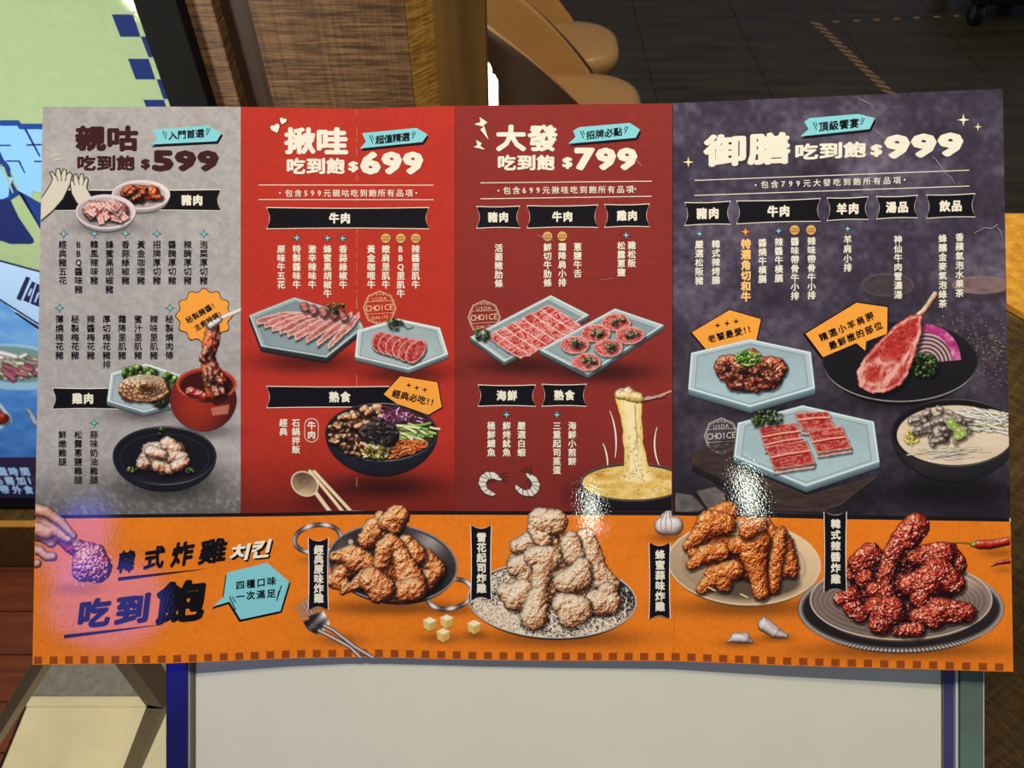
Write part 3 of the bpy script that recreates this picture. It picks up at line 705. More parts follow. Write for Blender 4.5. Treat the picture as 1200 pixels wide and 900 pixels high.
@pic('printed_spicy_chicken_plate', 4, (932, 596, 1180, 770))
def _(A):
    X, Y = A.X, A.Y
    plate(A, 1056, 713, 121, 51, 3, (40, 32, 34), (36, 30, 32), (24, 20, 22), 0, .9)
    d = ell(X, Y, 1056, 713, 118.5, 49.5); th = np.arctan2((Y-713)/51, (X-1056)/121)
    ch = (.5+.5*np.sin(th*150))
    A.over(A.aa(np.abs(d)-2.)*(.3+.65*ch), (214, 206, 194)); A.over(A.aa(np.abs(d+3.2)-.4)*.6, (170, 160, 150))
    plate(A, 1056, 703, 107, 47, 5, (132, 112, 98), (214, 198, 176), (110, 86, 68), 0, .84, .04)
    d = ell(X, Y, 1056, 704, 102, 43)
    g = 1+.25*np.exp(-((X-1135)/22)**2-((Y-678)/14)**2)*2-.1*np.sin(d*1.1)-.25*np.exp(-((X-1060)/60)**2-((Y-725)/18)**2)
    A.over(A.aa(d), np.clip(C3((128, 110, 98))*g[..., None], 0, 1))
    K = dict(bump=3., fs=5., wor=1.3, wf=2.6, gloss=1.1, gp=12, gain=.92)
    pieces(A, [[(1010, 684, 12, 1100, 690, 17), (1030, 660, 12, 1090, 660, 10), (1010, 700, 10, 1060, 720, 12)]], SPICE, 3, off=-.4, **K)
    pieces(A, [[(1000, 672, 9, 1006, 660, 10)], [(1112, 646, 10, 1120, 662, 12)], [(1006, 660, 11, 1020, 650, 13), (1014, 678, 11)], [(1074, 652, 11, 1104, 650, 14)],
               [(984, 702, 7, 996, 700, 12), (1000, 712, 11, 1008, 720, 9)], [(1064, 628, 15, 1074, 616, 14), (1056, 632, 11, 1044, 652, 10), (1044, 652, 9, 1036, 680, 8)],
               [(1066, 686, 12, 1090, 680, 18), (1100, 670, 16, 1118, 684, 12), (1080, 700, 13)], [(1074, 722, 8, 1094, 722, 15), (1100, 716, 15, 1132, 718, 11)],
               [(1052, 738, 7, 1076, 738, 8)], [(1024, 692, 9, 1040, 694, 9)], [(1026, 712, 12, 1044, 716, 16), (1032, 730, 13)]], SPICE, 91, **K)
    q = random.Random(3)
    for s in range(90):
        x = q.uniform(985, 1130); y = q.uniform(606, 738); w = A.win(x-2, y-2, x+2, y+2)
        if A.rgb[w].size and A.rgb[w][..., 0].mean() > A.rgb[w][..., 1].mean()+.2: A.over(A.aa(ell(X[w], Y[w], x, y, 1., .6, q.uniform(0, 180)))*.9, (246, 216, 180), w)

CHI = [(0, (70, 4, 4)), (.4, (160, 18, 14)), (.7, (214, 60, 40)), (1, (255, 210, 190))]
@pic('printed_red_chili', 4, (1114, 622, 1187, 654))
def _(A):
    stroke(A, [(1117, 636), (1130, 636), (1142, 638)], .6, (60, 70, 20), (120, 130, 50))
    lump(A, [(1140, 638, 3, 1147, 638, 4.5)], [(0, (80, 80, 10)), (.6, (190, 190, 60)), (1, (240, 236, 150))], 2, .2, jag=.1)
    lump(A, [(1148, 638, 5.4, 1160, 638, 5.4), (1160, 638, 5.4, 1192, 632, 4.6)], CHI, 2, .3, 8, jag=.1, gloss=.6)
@pic('printed_red_chili', 4, (1158, 650, 1188, 668))
def _(A):
    lump(A, [(1162, 663, .8, 1172, 659, 2.4), (1172, 659, 2.4, 1192, 656, 3.4)], CHI, 2, .2, 8, jag=.1, gloss=.6)
#ART-END
# ---------------------------------------------------------------------------
# materials
# ---------------------------------------------------------------------------
MATS = {}
def lin(c):
    c = np.asarray(c, float)/255.
    return np.where(c <= .04045, c/12.92, ((c+.055)/1.055)**2.4)
def L4(c): return tuple(lin(c))+(1.,)

def nt(name):
    m = bpy.data.materials.new(name); m.use_nodes = True; t = m.node_tree
    return m, t, t.nodes['Principled BSDF'], lambda a, **k: t.nodes.new(a)

def tex_coord(t, scale, rot=None):
    tc = t.nodes.new('ShaderNodeTexCoord'); mp = t.nodes.new('ShaderNodeMapping')
    mp.inputs['Scale'].default_value = scale
    if rot: mp.inputs['Rotation'].default_value = rot
    t.links.new(tc.outputs['Object'], mp.inputs['Vector']); return mp.outputs['Vector']

def mix(t, fac, a, b, mode='MIX'):
    n = t.nodes.new('ShaderNodeMix'); n.data_type = 'RGBA'; n.blend_type = mode
    for k, v in ((0, fac), (6, a), (7, b)):
        if hasattr(v, 'is_linked') or hasattr(v, 'links'): t.links.new(v, n.inputs[k])
        else: n.inputs[k].default_value = v
    return n.outputs[2]

def print_mat(name, col=None, grain=.12, gscale=420., alpha=False, emit=0.):
    """ink on laminated board; col None takes the printed colours from the mesh"""
    key = (name, col)
    if key in MATS: return MATS[key]
    m, t, b, N = nt(name); v = tex_coord(t, (1, 1, 1))
    if col is None:
        at = N('ShaderNodeAttribute'); at.attribute_name = 'Col'; src = at.outputs['Color']
    else:
        r = N('ShaderNodeRGB'); r.outputs[0].default_value = L4(col); src = r.outputs[0]
    nz = N('ShaderNodeTexNoise'); nz.inputs['Scale'].default_value = gscale; nz.inputs['Detail'].default_value = 4; nz.inputs['Roughness'].default_value = .7
    t.links.new(v, nz.inputs['Vector'])
    mr = N('ShaderNodeMapRange'); mr.inputs[1].default_value = .3; mr.inputs[2].default_value = .7; mr.inputs[3].default_value = 1-grain; mr.inputs[4].default_value = 1+grain
    t.links.new(nz.outputs[0], mr.inputs[0])
    t.links.new(mix(t, 1., src, mr.outputs[0], 'MULTIPLY'), b.inputs['Base Color'])
    b.inputs['Roughness'].default_value = .7; b.inputs['Specular IOR Level'].default_value = .1
    b.inputs['Coat Weight'].default_value = .55; b.inputs['Coat Roughness'].default_value = .02
    n2 = N('ShaderNodeTexNoise'); n2.inputs['Scale'].default_value = 800; n2.inputs['Detail'].default_value = 1
    t.links.new(v, n2.inputs['Vector'])
    bp = N('ShaderNodeBump'); bp.inputs['Strength'].default_value = .12; bp.inputs['Distance'].default_value = .0002
    t.links.new(n2.outputs[0], bp.inputs['Height']); t.links.new(bp.outputs[0], b.inputs['Coat Normal'])
    if alpha: t.links.new(at.outputs['Alpha'], b.inputs['Alpha'])
    if emit:
        t.links.new(mix(t, 1., src, mr.outputs[0], 'MULTIPLY'), b.inputs['Emission Color']); b.inputs['Emission Strength'].default_value = emit
    MATS[key] = m; return m

def plain(name, c, rough=.5, metal=0., noise=.12, nscale=30., stretch=(1, 1, 1), bump=0., coat=0., c2=None, emit=0., spec=.5):
    if name in MATS: return MATS[name]
    m, t, b, N = nt(name); v = tex_coord(t, stretch)
    nz = N('ShaderNodeTexNoise'); nz.inputs['Scale'].default_value = nscale; nz.inputs['Detail'].default_value = 6; nz.inputs['Roughness'].default_value = .65
    t.links.new(v, nz.inputs['Vector'])
    cr = N('ShaderNodeValToRGB'); e = cr.color_ramp.elements
    lo = lin(c)*(1-noise); hi = lin(c2) if c2 else np.minimum(1, lin(c)*(1+noise))
    e[0].position = .32; e[0].color = tuple(lo)+(1,); e[1].position = .68; e[1].color = tuple(hi)+(1,)
    t.links.new(nz.outputs[0], cr.inputs[0]); t.links.new(cr.outputs[0], b.inputs['Base Color'])
    b.inputs['Roughness'].default_value = rough; b.inputs['Metallic'].default_value = metal; b.inputs['Coat Weight'].default_value = coat; b.inputs['Coat Roughness'].default_value = .06
    b.inputs['Specular IOR Level'].default_value = spec
    if bump:
        bp = N('ShaderNodeBump'); bp.inputs['Strength'].default_value = bump; bp.inputs['Distance'].default_value = .002
        t.links.new(nz.outputs[0], bp.inputs['Height']); t.links.new(bp.outputs[0], b.inputs['Normal'])
    if emit: b.inputs['Emission Color'].default_value = tuple(lin(c))+(1,); b.inputs['Emission Strength'].default_value = emit
    MATS[name] = m; return m

def weave(name, dark, light, sx=40., sz=260., amt=.5, rot=(0, 0, 0)):
    """timber veneer sawn across: fine broken horizontal ribs over a vertical grain"""
    if name in MATS: return MATS[name]
    m, t, b, N = nt(name)
    v1 = tex_coord(t, (sx, sx, sz), rot); v2 = tex_coord(t, (sz*.7, sz*.7, sx*.12), rot)
    a = N('ShaderNodeTexNoise'); a.inputs['Scale'].default_value = 1; a.inputs['Detail'].default_value = 4; a.inputs['Roughness'].default_value = .75; t.links.new(v1, a.inputs['Vector'])
    c = N('ShaderNodeTexNoise'); c.inputs['Scale'].default_value = 1; c.inputs['Detail'].default_value = 3; t.links.new(v2, c.inputs['Vector'])
    mm = N('ShaderNodeMath'); mm.operation = 'MULTIPLY_ADD'; mm.inputs[1].default_value = amt; t.links.new(c.outputs[0], mm.inputs[0])
    m2 = N('ShaderNodeMath'); m2.operation = 'MULTIPLY'; m2.inputs[1].default_value = 1-amt; t.links.new(a.outputs[0], m2.inputs[0]); t.links.new(m2.outputs[0], mm.inputs[2])
    cr = N('ShaderNodeValToRGB'); e = cr.color_ramp.elements
    e[0].position = .42; e[0].color = L4(dark); e[1].position = .66; e[1].color = L4(light)
    t.links.new(mm.outputs[0], cr.inputs[0]); t.links.new(cr.outputs[0], b.inputs['Base Color'])
    b.inputs['Roughness'].default_value = .5; b.inputs['Specular IOR Level'].default_value = .3
    bp = N('ShaderNodeBump'); bp.inputs['Strength'].default_value = .5; bp.inputs['Distance'].default_value = .001
    t.links.new(mm.outputs[0], bp.inputs['Height']); t.links.new(bp.outputs[0], b.inputs['Normal'])
    MATS[name] = m; return m

# ---------------------------------------------------------------------------
# object helpers
# ---------------------------------------------------------------------------
def link(name, me, mat, parent=None, smooth=False):
    o = bpy.data.objects.new(name, me); COL.objects.link(o)
    if mat: me.materials.append(mat)
    if smooth: me.polygons.foreach_set('use_smooth', [True]*len(me.polygons))
    if parent is not None: o.parent = parent
    return o
def mesh(name, V, F, mat, parent=None, smooth=False):
    me = bpy.data.meshes.new(name); me.from_pydata([tuple(map(float, v)) for v in V], [], [tuple(map(int, f)) for f in F]); me.update()
    return link(name, me, mat, parent, smooth)
def thing(name, label, cat, group=None):
    o = bpy.data.objects.new(name, None); COL.objects.link(o); o.empty_display_size = .05
    return tag(o, label, cat, group)
def tag(o, label, cat=None, group=None):
    o['label'] = label
    if cat: o['category'] = cat
    if group: o['group'] = group
    return o
def struct(o): o['kind'] = 'structure'; return o

class MB:
    def __init__(s): s.V = []; s.F = []
    def prism(s, P, ext):
        """P: points of one face, ext: vector to the other face"""
        n = len(P); b = len(s.V); s.V += [np.array(p, float) for p in P]+[np.array(p, float)+np.array(ext) for p in P]
        s.F += [tuple(range(b, b+n))[::-1], tuple(range(b+n, b+2*n))]+[(b+i, b+(i+1) % n, b+n+(i+1) % n, b+n+i) for i in range(n)]
        return s
    def box(s, x0, x1, y0, y1, z0, z1): return s.prism([(x0, y0, z0), (x1, y0, z0), (x1, y1, z0), (x0, y1, z0)], (0, 0, z1-z0))
    def tube(s, pts, r, n=12, cap=True):
        pts = [np.array(p, float) for p in pts]; R = r if isinstance(r, (list, tuple)) else [r]*len(pts); b = len(s.V)
        for i, p in enumerate(pts):
            d = pts[min(i+1, len(pts)-1)]-pts[max(i-1, 0)]; d /= np.linalg.norm(d)
            u = np.cross(d, (0, 0, 1) if abs(d[2]) < .9 else (1, 0, 0)); u /= np.linalg.norm(u); w = np.cross(d, u)
            s.V += [p+R[i]*(u*math.cos(a)+w*math.sin(a)) for a in [6.28318*k/n for k in range(n)]]
        for i in range(len(pts)-1):
            s.F += [(b+i*n+k, b+i*n+(k+1) % n, b+(i+1)*n+(k+1) % n, b+(i+1)*n+k) for k in range(n)]
        if cap: s.F += [tuple(range(b, b+n)), tuple(range(b+(len(pts)-1)*n, b+len(pts)*n))[::-1]]
        return s
    def build(s, name, mat, parent=None, bevel=0., smooth=False):
        o = mesh(name, s.V, s.F, mat, parent, smooth)
        if bevel:
            m = o.modifiers.new('bevel', 'BEVEL'); m.width = bevel; m.segments = 2; m.limit_method = 'ANGLE'
        return o

def fast_mesh(name, V, Q, mat, parent, col=None):
    me = bpy.data.meshes.new(name); n = len(V); m = len(Q)
    me.vertices.add(n); me.vertices.foreach_set('co', np.asarray(V, np.float32).ravel())
    me.loops.add(m*4); me.loops.foreach_set('vertex_index', np.asarray(Q, np.int32).ravel())
    me.polygons.add(m); me.polygons.foreach_set('loop_start', np.arange(0, m*4, 4, dtype=np.int32))
    if col is not None:
        a = me.color_attributes.new('Col', 'FLOAT_COLOR', 'POINT'); a.data.foreach_set('color', np.asarray(col, np.float32).ravel())
    me.update(); me.validate()
    return link(name, me, mat, parent)

def grid_quads(h, w, keep=None):
    i = np.arange(h*w).reshape(h, w); q = np.stack([i[:-1, :-1], i[1:, :-1], i[1:, 1:], i[:-1, 1:]], -1)
    return q[keep] if keep is not None else q.reshape(-1, 4)

def slin(c): return np.where(c <= .04045, c/12.92, ((np.maximum(c, 0)+.055)/1.055)**2.4)

# ---------------------------------------------------------------------------
# the setting: floors
# ---------------------------------------------------------------------------
M_SLATE = plain('slate_tile', (70, 62, 38), .42, noise=.45, nscale=3., stretch=(.7, 5, 1), bump=.1)
M_GROUT = plain('dark_grout', (28, 26, 20), .8)
M_CREAM = plain('cream_stone', (236, 222, 176), .55, noise=.1, nscale=9., bump=.06)
M_GREYS = plain('grey_stone', (138, 132, 118), .6, noise=.22, nscale=60., bump=.15)
M_DECK = plain('red_brown_plank', (118, 58, 30), .45, noise=.35, nscale=5., stretch=(.6, 9, 9), bump=.1)

fl = struct(MB().box(-3.2, 4.2, -.6, 6.2, -.06, -.006).build('floor', M_GROUT))
rnd = random.Random(5)
XL = [-.36, .10, .57, 1.03, 1.49, 1.95, 2.41, 2.87, 3.33]
k = 0
for i in range(len(XL)-1):
    off = (i % 2)*.46
    for j in range(6):
        y0 = .86+j*.92-off; y1 = y0+.92; y0 = max(y0, .86)
        if y1-y0 < .1: continue
        MB().box(XL[i]+.0015, XL[i+1]-.0015, y0+.0015, y1-.0015, -.006, rnd.uniform(-.0006, 0)).build('floor_tile', M_SLATE, fl)
for i in range(4):
    for j in range(2):
        x0 = -.925+i*.3; y0 = -.06+j*.30
        MB().box(x0+.001, x0+.299, y0+.001, y0+.299, -.006, 0).build('floor_slab', M_CREAM, fl)
MB().box(-.925, .27, .543, .86, -.006, .002).build('threshold_strip', M_GREYS, fl, .002)
MB().box(-.925, .27, .522, .542, -.006, .004).build('stone_edge', M_CREAM, fl, .002)
for j in range(10):
    y0 = -.02+j*.092
    MB().box(-1.7, -.93, y0+.001, min(y0+.091, .818), -.006, .001+rnd.uniform(0, .001)).build('floor_plank', M_DECK, fl, .001)

# hazard tape on the dark floor
M_TAPE = plain('ochre_tape', (190, 148, 104), .6)
tape = thing('floor_tape', 'slanted ochre dashes of marking tape making a corner on the dark floor', 'floor tape')
a0 = on_z(955, 26); a1 = on_z(1046, 112); b1 = on_z(1135, 18)
for (p, q, n, sk) in ((a0, a1, 15, 1), (a0+[.06, 0, 0], b1, 7, 0)):
    for i in range(n):
        c = p+(q-p)*(i+.4)/n; d = (q-p)/np.linalg.norm(q-p); e = np.array([-d[1], d[0], 0]); L = .034 if sk else .04; W = .02
        s_ = d*.018 if sk else e*-.012
        P = [c-d*L*.35-e*W-s_, c+d*L*.35-e*W-s_, c+d*L*.35+e*W+s_, c-d*L*.35+e*W+s_]
        MB().prism([x+[0, 0, .0002] for x in P], (0, 0, .0008)).build('tape_dash', M_TAPE, tape)

# ---------------------------------------------------------------------------
# timber screen behind, poster light box, timber counter
# ---------------------------------------------------------------------------
M_W1 = weave('ribbed_timber', (72, 48, 32), (150, 114, 74), 16, 320, .2)
M_W2 = weave('dark_timber', (52, 32, 22), (82, 54, 34), 16, 60, .8)
M_W3 = weave('gold_timber', (134, 92, 34), (222, 168, 76), 30, 330, .2, (0, .5, .35))
M_W4 = weave('olive_timber', (78, 54, 18), (106, 76, 28), 14, 40, .85)
M_W5 = weave('counter_timber', (84, 62, 34), (138, 106, 62), 60, 300, .3, (0, .6, .4))
M_W6 = weave('counter_top_timber', (180, 122, 24), (226, 166, 50), 120, 120, .3)
def xat(px, y): return on_y(px, 0, y)[0]
scr = thing('timber_screen', 'upright timber screen of ribbed and smooth boards behind the menu sheet', 'timber screen')
for nm, xa, xb, y, th, m in (('ribbed_board', 209, 247.5, .90, .05, M_W1), ('recessed_board', 244, 292, .925, .03, M_W2), ('ribbed_board', 290, 474, .90, .055, M_W1), ('smooth_board', 506, 569, .93, .04, M_W4)):
    MB().box(xat(xa, y), xat(xb, y), y, y+th, 0, 1.75).build(nm, m, scr, .0015)
MB().prism([(xat(474, .90), .901, 0), (xat(509, .935), .934, 0), (xat(509, .935), .955, 0), (xat(474, .90), .955, 0)], (0, 0, 1.75)).build('edge_board', M_W3, scr, .001)

YP = .88
def post(px, py, lift=0.): return on_y(px, py, YP-lift)
lb = thing('poster_light_box', 'backlit pale green menu poster in a black frame left of the menu sheet', 'poster')
xl = -1.15; xr = -.4165
M_BLK = plain('black_frame', (5, 5, 8), .7, noise=.3, spec=.2)
MB().box(xl, xr-.0005, YP+.001, YP+.05, .16, 1.62).build('box_body', M_BLK, lb, .002)
MB().box(xr, xat(208, YP), YP-.003, YP+.05, .15, 1.62).build('frame_side', M_BLK, lb, .002)
MB().box(xl, xr, YP-.02, YP+.05, .162, .175).build('frame_bottom', M_BLK, lb, .001)
def pflat(name, P, c, lift, parent=lb, emit=.28):
    P = [post(x, y, lift*.0004) for x, y in P]
    me = mesh(name, P, [tuple(range(len(P)))[::-1]], print_mat('lit_print_%d_%d_%d' % c, c, .04, 200, emit=emit), parent); return me
tl, br = (-170, -120), None
def clipx(P): return P
PE = lambda y: (xr-.0)/ (on_y(600, y, YP)[1]/ray(600, y)[1])*FPX+600  # right edge of the poster at height y
pz = lambda z: [(xl, YP-.0004, z), (xr, YP-.0004, z)]
mesh('poster_sheet', [(xl, YP-.0004, .175), (xr, YP-.0004, .175), (xr, YP-.0004, 1.6), (xl, YP-.0004, 1.6)], [(0, 1, 2, 3)], print_mat('lit_print_green', (154, 178, 136), .05, 90, emit=.28), lb)
NV = (28, 46, 104)
for P in ([(131, 17), (156, 17), (164.5, 43), (141, 43)], [(150, -4), (152, -4), (160, 16), (156, 16)], [(165, 43), (171, 43), (179.5, 67), (174, 67)], [(150, 69), (174, 69), (182, 93), (159, 93)], [(183.5, 93), (189, 93), (197, 116), (191.5, 116)], [(168, 117), (192, 117), (200, 140), (177, 140)]):
    pflat('navy_square', P, NV, 2)
pflat('navy_lettering', [(-60, 141), (22, 141), (25, 145), (60, 145), (60, 200), (-60, 200)], (30, 66, 140), 2)
pflat('blue_lettering', [(-60, 147), (2, 147), (4, 152), (-4, 153), (-60, 150), (-60, 200), (16, 208), (8, 226), (-60, 230)], (128, 188, 250), 3)
pflat('blue_lettering', [(-3, 147.5), (20, 147.5), (23, 151.5), (60, 151.5), (60, 225), (44, 225), (37, 222.5), (38.5, 231), (22, 224), (16, 206), (10, 193), (4, 186), (-8, 160)], (128, 188, 250), 4)
for P in ([(28, 151), (31, 151), (47.5, 183), (46, 184)], [(-4, 169.6), (12, 169.6), (13, 171.2), (-4, 171.2)], [(31, 169), (60, 168.4), (60, 170), (31, 170.8)], [(7, 188), (23, 188), (29.6, 202.6), (28.6, 203.4), (21.4, 189.6), (7, 189.6)], [(40, 188.3), (60, 188.3), (60, 190), (40, 190)]):
    pflat('navy_stroke', P, NV, 5)
for i, (P, c) in enumerate((([(-60, 170), (0, 178), (9, 191), (16, 216), (20, 223), (60, 245), (60, 290), (44, 262), (26, 226), (14, 234), (6, 236), (-60, 238)], (30, 58, 128)), ([(-60, 236), (12, 234), (22, 255), (39, 280), (40, 284), (36, 286), (12, 286), (4, 283), (-60, 270)], (32, 44, 100)), ([(-60, 186), (-2, 190), (6, 206), (10.6, 222), (10, 230), (4, 233), (-60, 235)], (128, 188, 250)), ([(0, 192), (5, 196), (16, 226), (14.6, 227), (8, 212)], (154, 178, 136)))):
    pflat('navy_lettering' if c[0] < 100 else 'blue_lettering', P, c, 2.4+i*.5)
pflat('pale_blue_tag', [(-60, 290), (0, 305), (60, 322), (60, 400), (0, 351), (-60, 310)], (168, 204, 246), 3)
pflat('tag_outline', [(-60, 289), (0, 304.6), (60, 321), (60, 323), (0, 306.8), (-60, 291)], (26, 36, 54), 3.5)
pflat('tag_outline', [(-60, 309), (0, 350), (60, 388), (60, 390.5), (0, 352.2), (-60, 311)], (26, 40, 70), 3.5)
pflat('tag_outline', [(16.5, 366.6), (19, 366), (60, 392), (60, 397)], (20, 34, 66), 4.5)
for P in ([(30.5, 324), (35.6, 325.6), (24.3, 352.6), (19, 350)], [(37.4, 329.6), (60, 340), (60, 366), (27, 352)],):
    pflat('navy_character', P, (34, 42, 84), 4)
for P in ([(36, 338), (38, 338.6), (34.6, 347), (32.6, 346)], [(41.6, 332), (43, 332.4), (35, 357), (33.6, 356)], [(44, 343), (46.4, 343), (41.6, 354.6), (40, 354)]):
    pflat('pale_gap', P, (168, 204, 246), 5)

# ---------------------------------------------------------------------------
# printed colours of the lower poster picture (flat print)
# ---------------------------------------------------------------------------
def art_mesh(name, A, parent, mapper, mat, layer):
    a = A.a; h, w = a.shape
    keep = np.maximum(np.maximum(a[:-1, :-1], a[1:, :-1]), np.maximum(a[:-1, 1:], a[1:, 1:])) > .04
    Q = grid_quads(h, w, keep)
    V = mapper(A.X.ravel(), A.Y.ravel(), layer)
    # spread colours outwards under the soft edge
    rgb = A.rgb.copy(); m = a > .05
    for _ in range(2):
        for ax, sh in ((0, 1), (0, -1), (1, 1), (1, -1)):
            r2 = np.roll(rgb, sh, ax); m2 = np.roll(m, sh, ax); t = m2 & ~m
            rgb[t] = r2[t]; m = m | t
    col = np.concatenate([slin(np.clip(rgb, 0, 1)).reshape(-1, 3), np.clip(a, 0, 1).reshape(-1, 1)], 1)
    used, inv = np.unique(Q.ravel(), return_inverse=True)
    return fast_mesh(name, V[used], inv.reshape(-1, 4), mat, parent, col[used])

def post_map(X, Y, layer):
    R = FW+((X-600)/FPX)[:, None]*RT-((Y-450)/FPX)[:, None]*UPV
    return CAM+R*((YP-layer*.0004)/R[:, 1])[:, None]
A = Art(-60, 349, 60, 586, .8); X, Y = A.X, A.Y
edge = np.interp(X, [-60, 0, 60], [310, 351, 389])
A.over(((Y > edge) & (Y < 537)).astype(float), ramp(.3+.5*fbm(X/22, Y/10, 3, 4)-.15*np.clip((Y-470)/60, -1, 1), [(0, (30, 74, 156)), (.5, (74, 136, 214)), (1, (140, 190, 240))]))
A.over(((Y >= 536)).astype(float), (42, 38, 74))
A.over(A.aa(ell(X, Y, 16, 430, 66, 27, 4)), (150, 196, 226)); A.over(A.aa(ell(X, Y, 14, 427, 58, 21, 4)), (112, 150, 150))
q = random.Random(4)
strands(A, q, fn_in(16, 426, 54, 18), 60, (-40, 406, 60, 446), 22, 2.6, [(176, 190, 150), (150, 150, 130), (200, 206, 200), (120, 104, 110)], .3, ang=.5)
strands(A, q, fn_in(22, 436, 30, 10), 12, (0, 420, 50, 450), 16, 2.6, [(150, 84, 100), (130, 70, 90)], .3, ang=.7)
d = poly(X, Y, [(-60, 468), (0, 472), (13, 488), (14, 494), (2, 502), (-60, 512)]); A.over(A.aa(d), (186, 214, 236)); A.over(A.aa(d+4), (140, 44, 66))
lump(A, [(-10, 486, 8, 4, 490, 6)], BEEF, 3, 2, 3, off=-.1)
lump(A, [(30, 479, 1.5, 36, 484, 3), (36, 484, 3, 42, 496, 4)], [(0, (120, 150, 200)), (1, (230, 240, 250))], 2, .3, sh=0)
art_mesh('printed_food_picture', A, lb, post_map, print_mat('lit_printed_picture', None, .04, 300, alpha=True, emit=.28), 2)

MB().box(-1.3, xat(209, .9)-.002, .82, .99, 0, .16).build('box_plinth', weave('plinth_timber', (74, 54, 26), (112, 84, 44), 40, 200, .3), lb, .001)
MB().box(-1.3, xat(209, .9)-.002, .818, .832, .1605, .166).build('plinth_edge', plain('gold_edge', (202, 142, 56), .45), lb, .001)

ct = thing('timber_counter', 'brown timber counter with golden top at the right edge behind the menu sheet', 'counter')
FP_ = [(.29, .50, 0), (.52, .18, 0), (1.1, .18, 0), (1.1, .519, 0), (.30, .519, 0)]
MB().prism(FP_, (0, 0, 1.124)).build('counter_body', M_W5, ct, .001)
MB().prism([(a, b, 1.1245) for a, b, c in FP_], (0, 0, .006)).build('counter_top', M_W6, ct, .001)

# bronze frame standing at bottom left
M_BRZ = plain('bronze_metal', (150, 126, 92), .42, .35, noise=.08)
fr = thing('bronze_stand', 'angular bronze tube stand on the pale floor at the lower left', 'stand')
def bar(nm, p, q, w=.006, ext=(.011, .012, 0)):
    d = q-p; d /= np.linalg.norm(d); e = np.cross(d, [0, 1, 0]); e /= np.linalg.norm(e)
    MB().prism([p-e*w-d*w*.5, q-e*w+d*w*.5, q+e*w+d*w*.5, p+e*w-d*w*.5], ext).build(nm, M_BRZ, fr, .0006)
P0 = on_y(44, 778, .30); P1 = on_y(-90, 996, .30)
bar('tube', P0+(P0-P1)*.3, P1, .0058, (.011, .012, 0))
Q0 = on_y(143, 776, .30); Q1 = on_y(181, 829, .30); Q3 = on_y(112, 1000, .30)
bar('tube', Q0+(Q0-Q1)*1.1, Q1, .0085, (.014, .016, 0)); bar('tube', Q1, Q3, .0085, (.009, .016, 0))
bar('foot_tube', np.array([P1[0]-.04, .30, .012]), np.array([Q3[0]+.02, .30, .012]), .011)
bar('tube', P1, np.array([P1[0], .30, .02])); bar('tube', Q3, np.array([Q3[0], .30, .02]), .0085, (.009, .016, 0))

# ---------------------------------------------------------------------------
# display stand that carries the menu
# ---------------------------------------------------------------------------
DS = .5190
st = thing('display_stand', 'upright display stand with a blank cream panel and metal rails under the menu sheet', 'display stand')
M_SHEET = plain('cream_panel_sheet', (220, 219, 196), .5, noise=.03, nscale=14., coat=.7)
M_RAIL = plain('polished_rail', (52, 54, 120), .25, .7, noise=.05, nscale=4., stretch=(60, 1, 1))  # blue light's reflection is put into the metal's base colour
M_GRN = plain('glassy_green_rail', (110, 132, 116), .2, .35, noise=.3, nscale=9.)
M_SIL = plain('silver_trim', (230, 228, 220), .35, .4)
M_GRV = plain('grey_groove', (96, 92, 78), .6)
M_NVY = plain('indigo_margin', (62, 58, 104), .45, coat=.5)
YB, YT = 1010, 200
def slab(nm, x0, x1, m, d0, d1, y0=YT, y1=YB, bev=0.):
    P = [at_d(x, y, d0) for x, y in ((x0, y0), (x1, y0), (x1, y1), (x0, y1))]
    # same outline pushed straight back
    return MB().prism(P, FW*(d1-d0)).build(nm, m, st, bev)
slab('panel_backing', 196, 1150, M_BLK, DS+.004, DS+.02)
slab('panel_sheet', 229, 1104, M_SHEET, DS, DS+.003)
slab('margin_strip', 1104.2, 1119.5, M_NVY, DS-.0008, DS+.003)
slab('inner_trim', 1104, 1106, M_GRV, DS-.0012, DS, bev=.0)
slab('silver_trim', 1119.8, 1123, M_SIL, DS-.003, DS+.003)
slab('groove', 1123.2, 1126, M_GRV, DS-.001, DS+.003)
slab('frame_rail', 1126.2, 1152, M_GRN, DS-.005, DS+.012, bev=.0008)
slab('silver_trim', 1152.2, 1153.4, M_SIL, DS-.005, DS+.01)
slab('groove', 226.5, 229, M_GRV, DS-.001, DS+.003)
slab('silver_trim', 220, 222, M_SIL, DS-.003, DS+.003)
slab('groove', 222.2, 226.3, M_GRV, DS-.002, DS+.003)
slab('frame_rail', 194, 219.6, M_RAIL, DS-.005, DS+.012, bev=.001)
slab('frame_rail', 194, 1152, M_RAIL, DS-.005, DS+.012, YB+.5, YB+26, .001)
slab('frame_rail', 194, 1152, M_RAIL, DS-.005, DS+.012, YT-26, YT-.5, .001)
pc = at_d(673, 560, DS+.03)
MB().tube([pc, (pc[0], pc[1], .02)], .022, 20).build('pole', M_RAIL, st)
MB().tube([(pc[0], pc[1], 0), (pc[0], pc[1], .012), (pc[0], pc[1], .02)], [.17, .17, .15], 40).build('base', M_BLK, st)
slab('bracket', 640, 706, M_BLK, DS+.02, DS+.045, 500, 620)

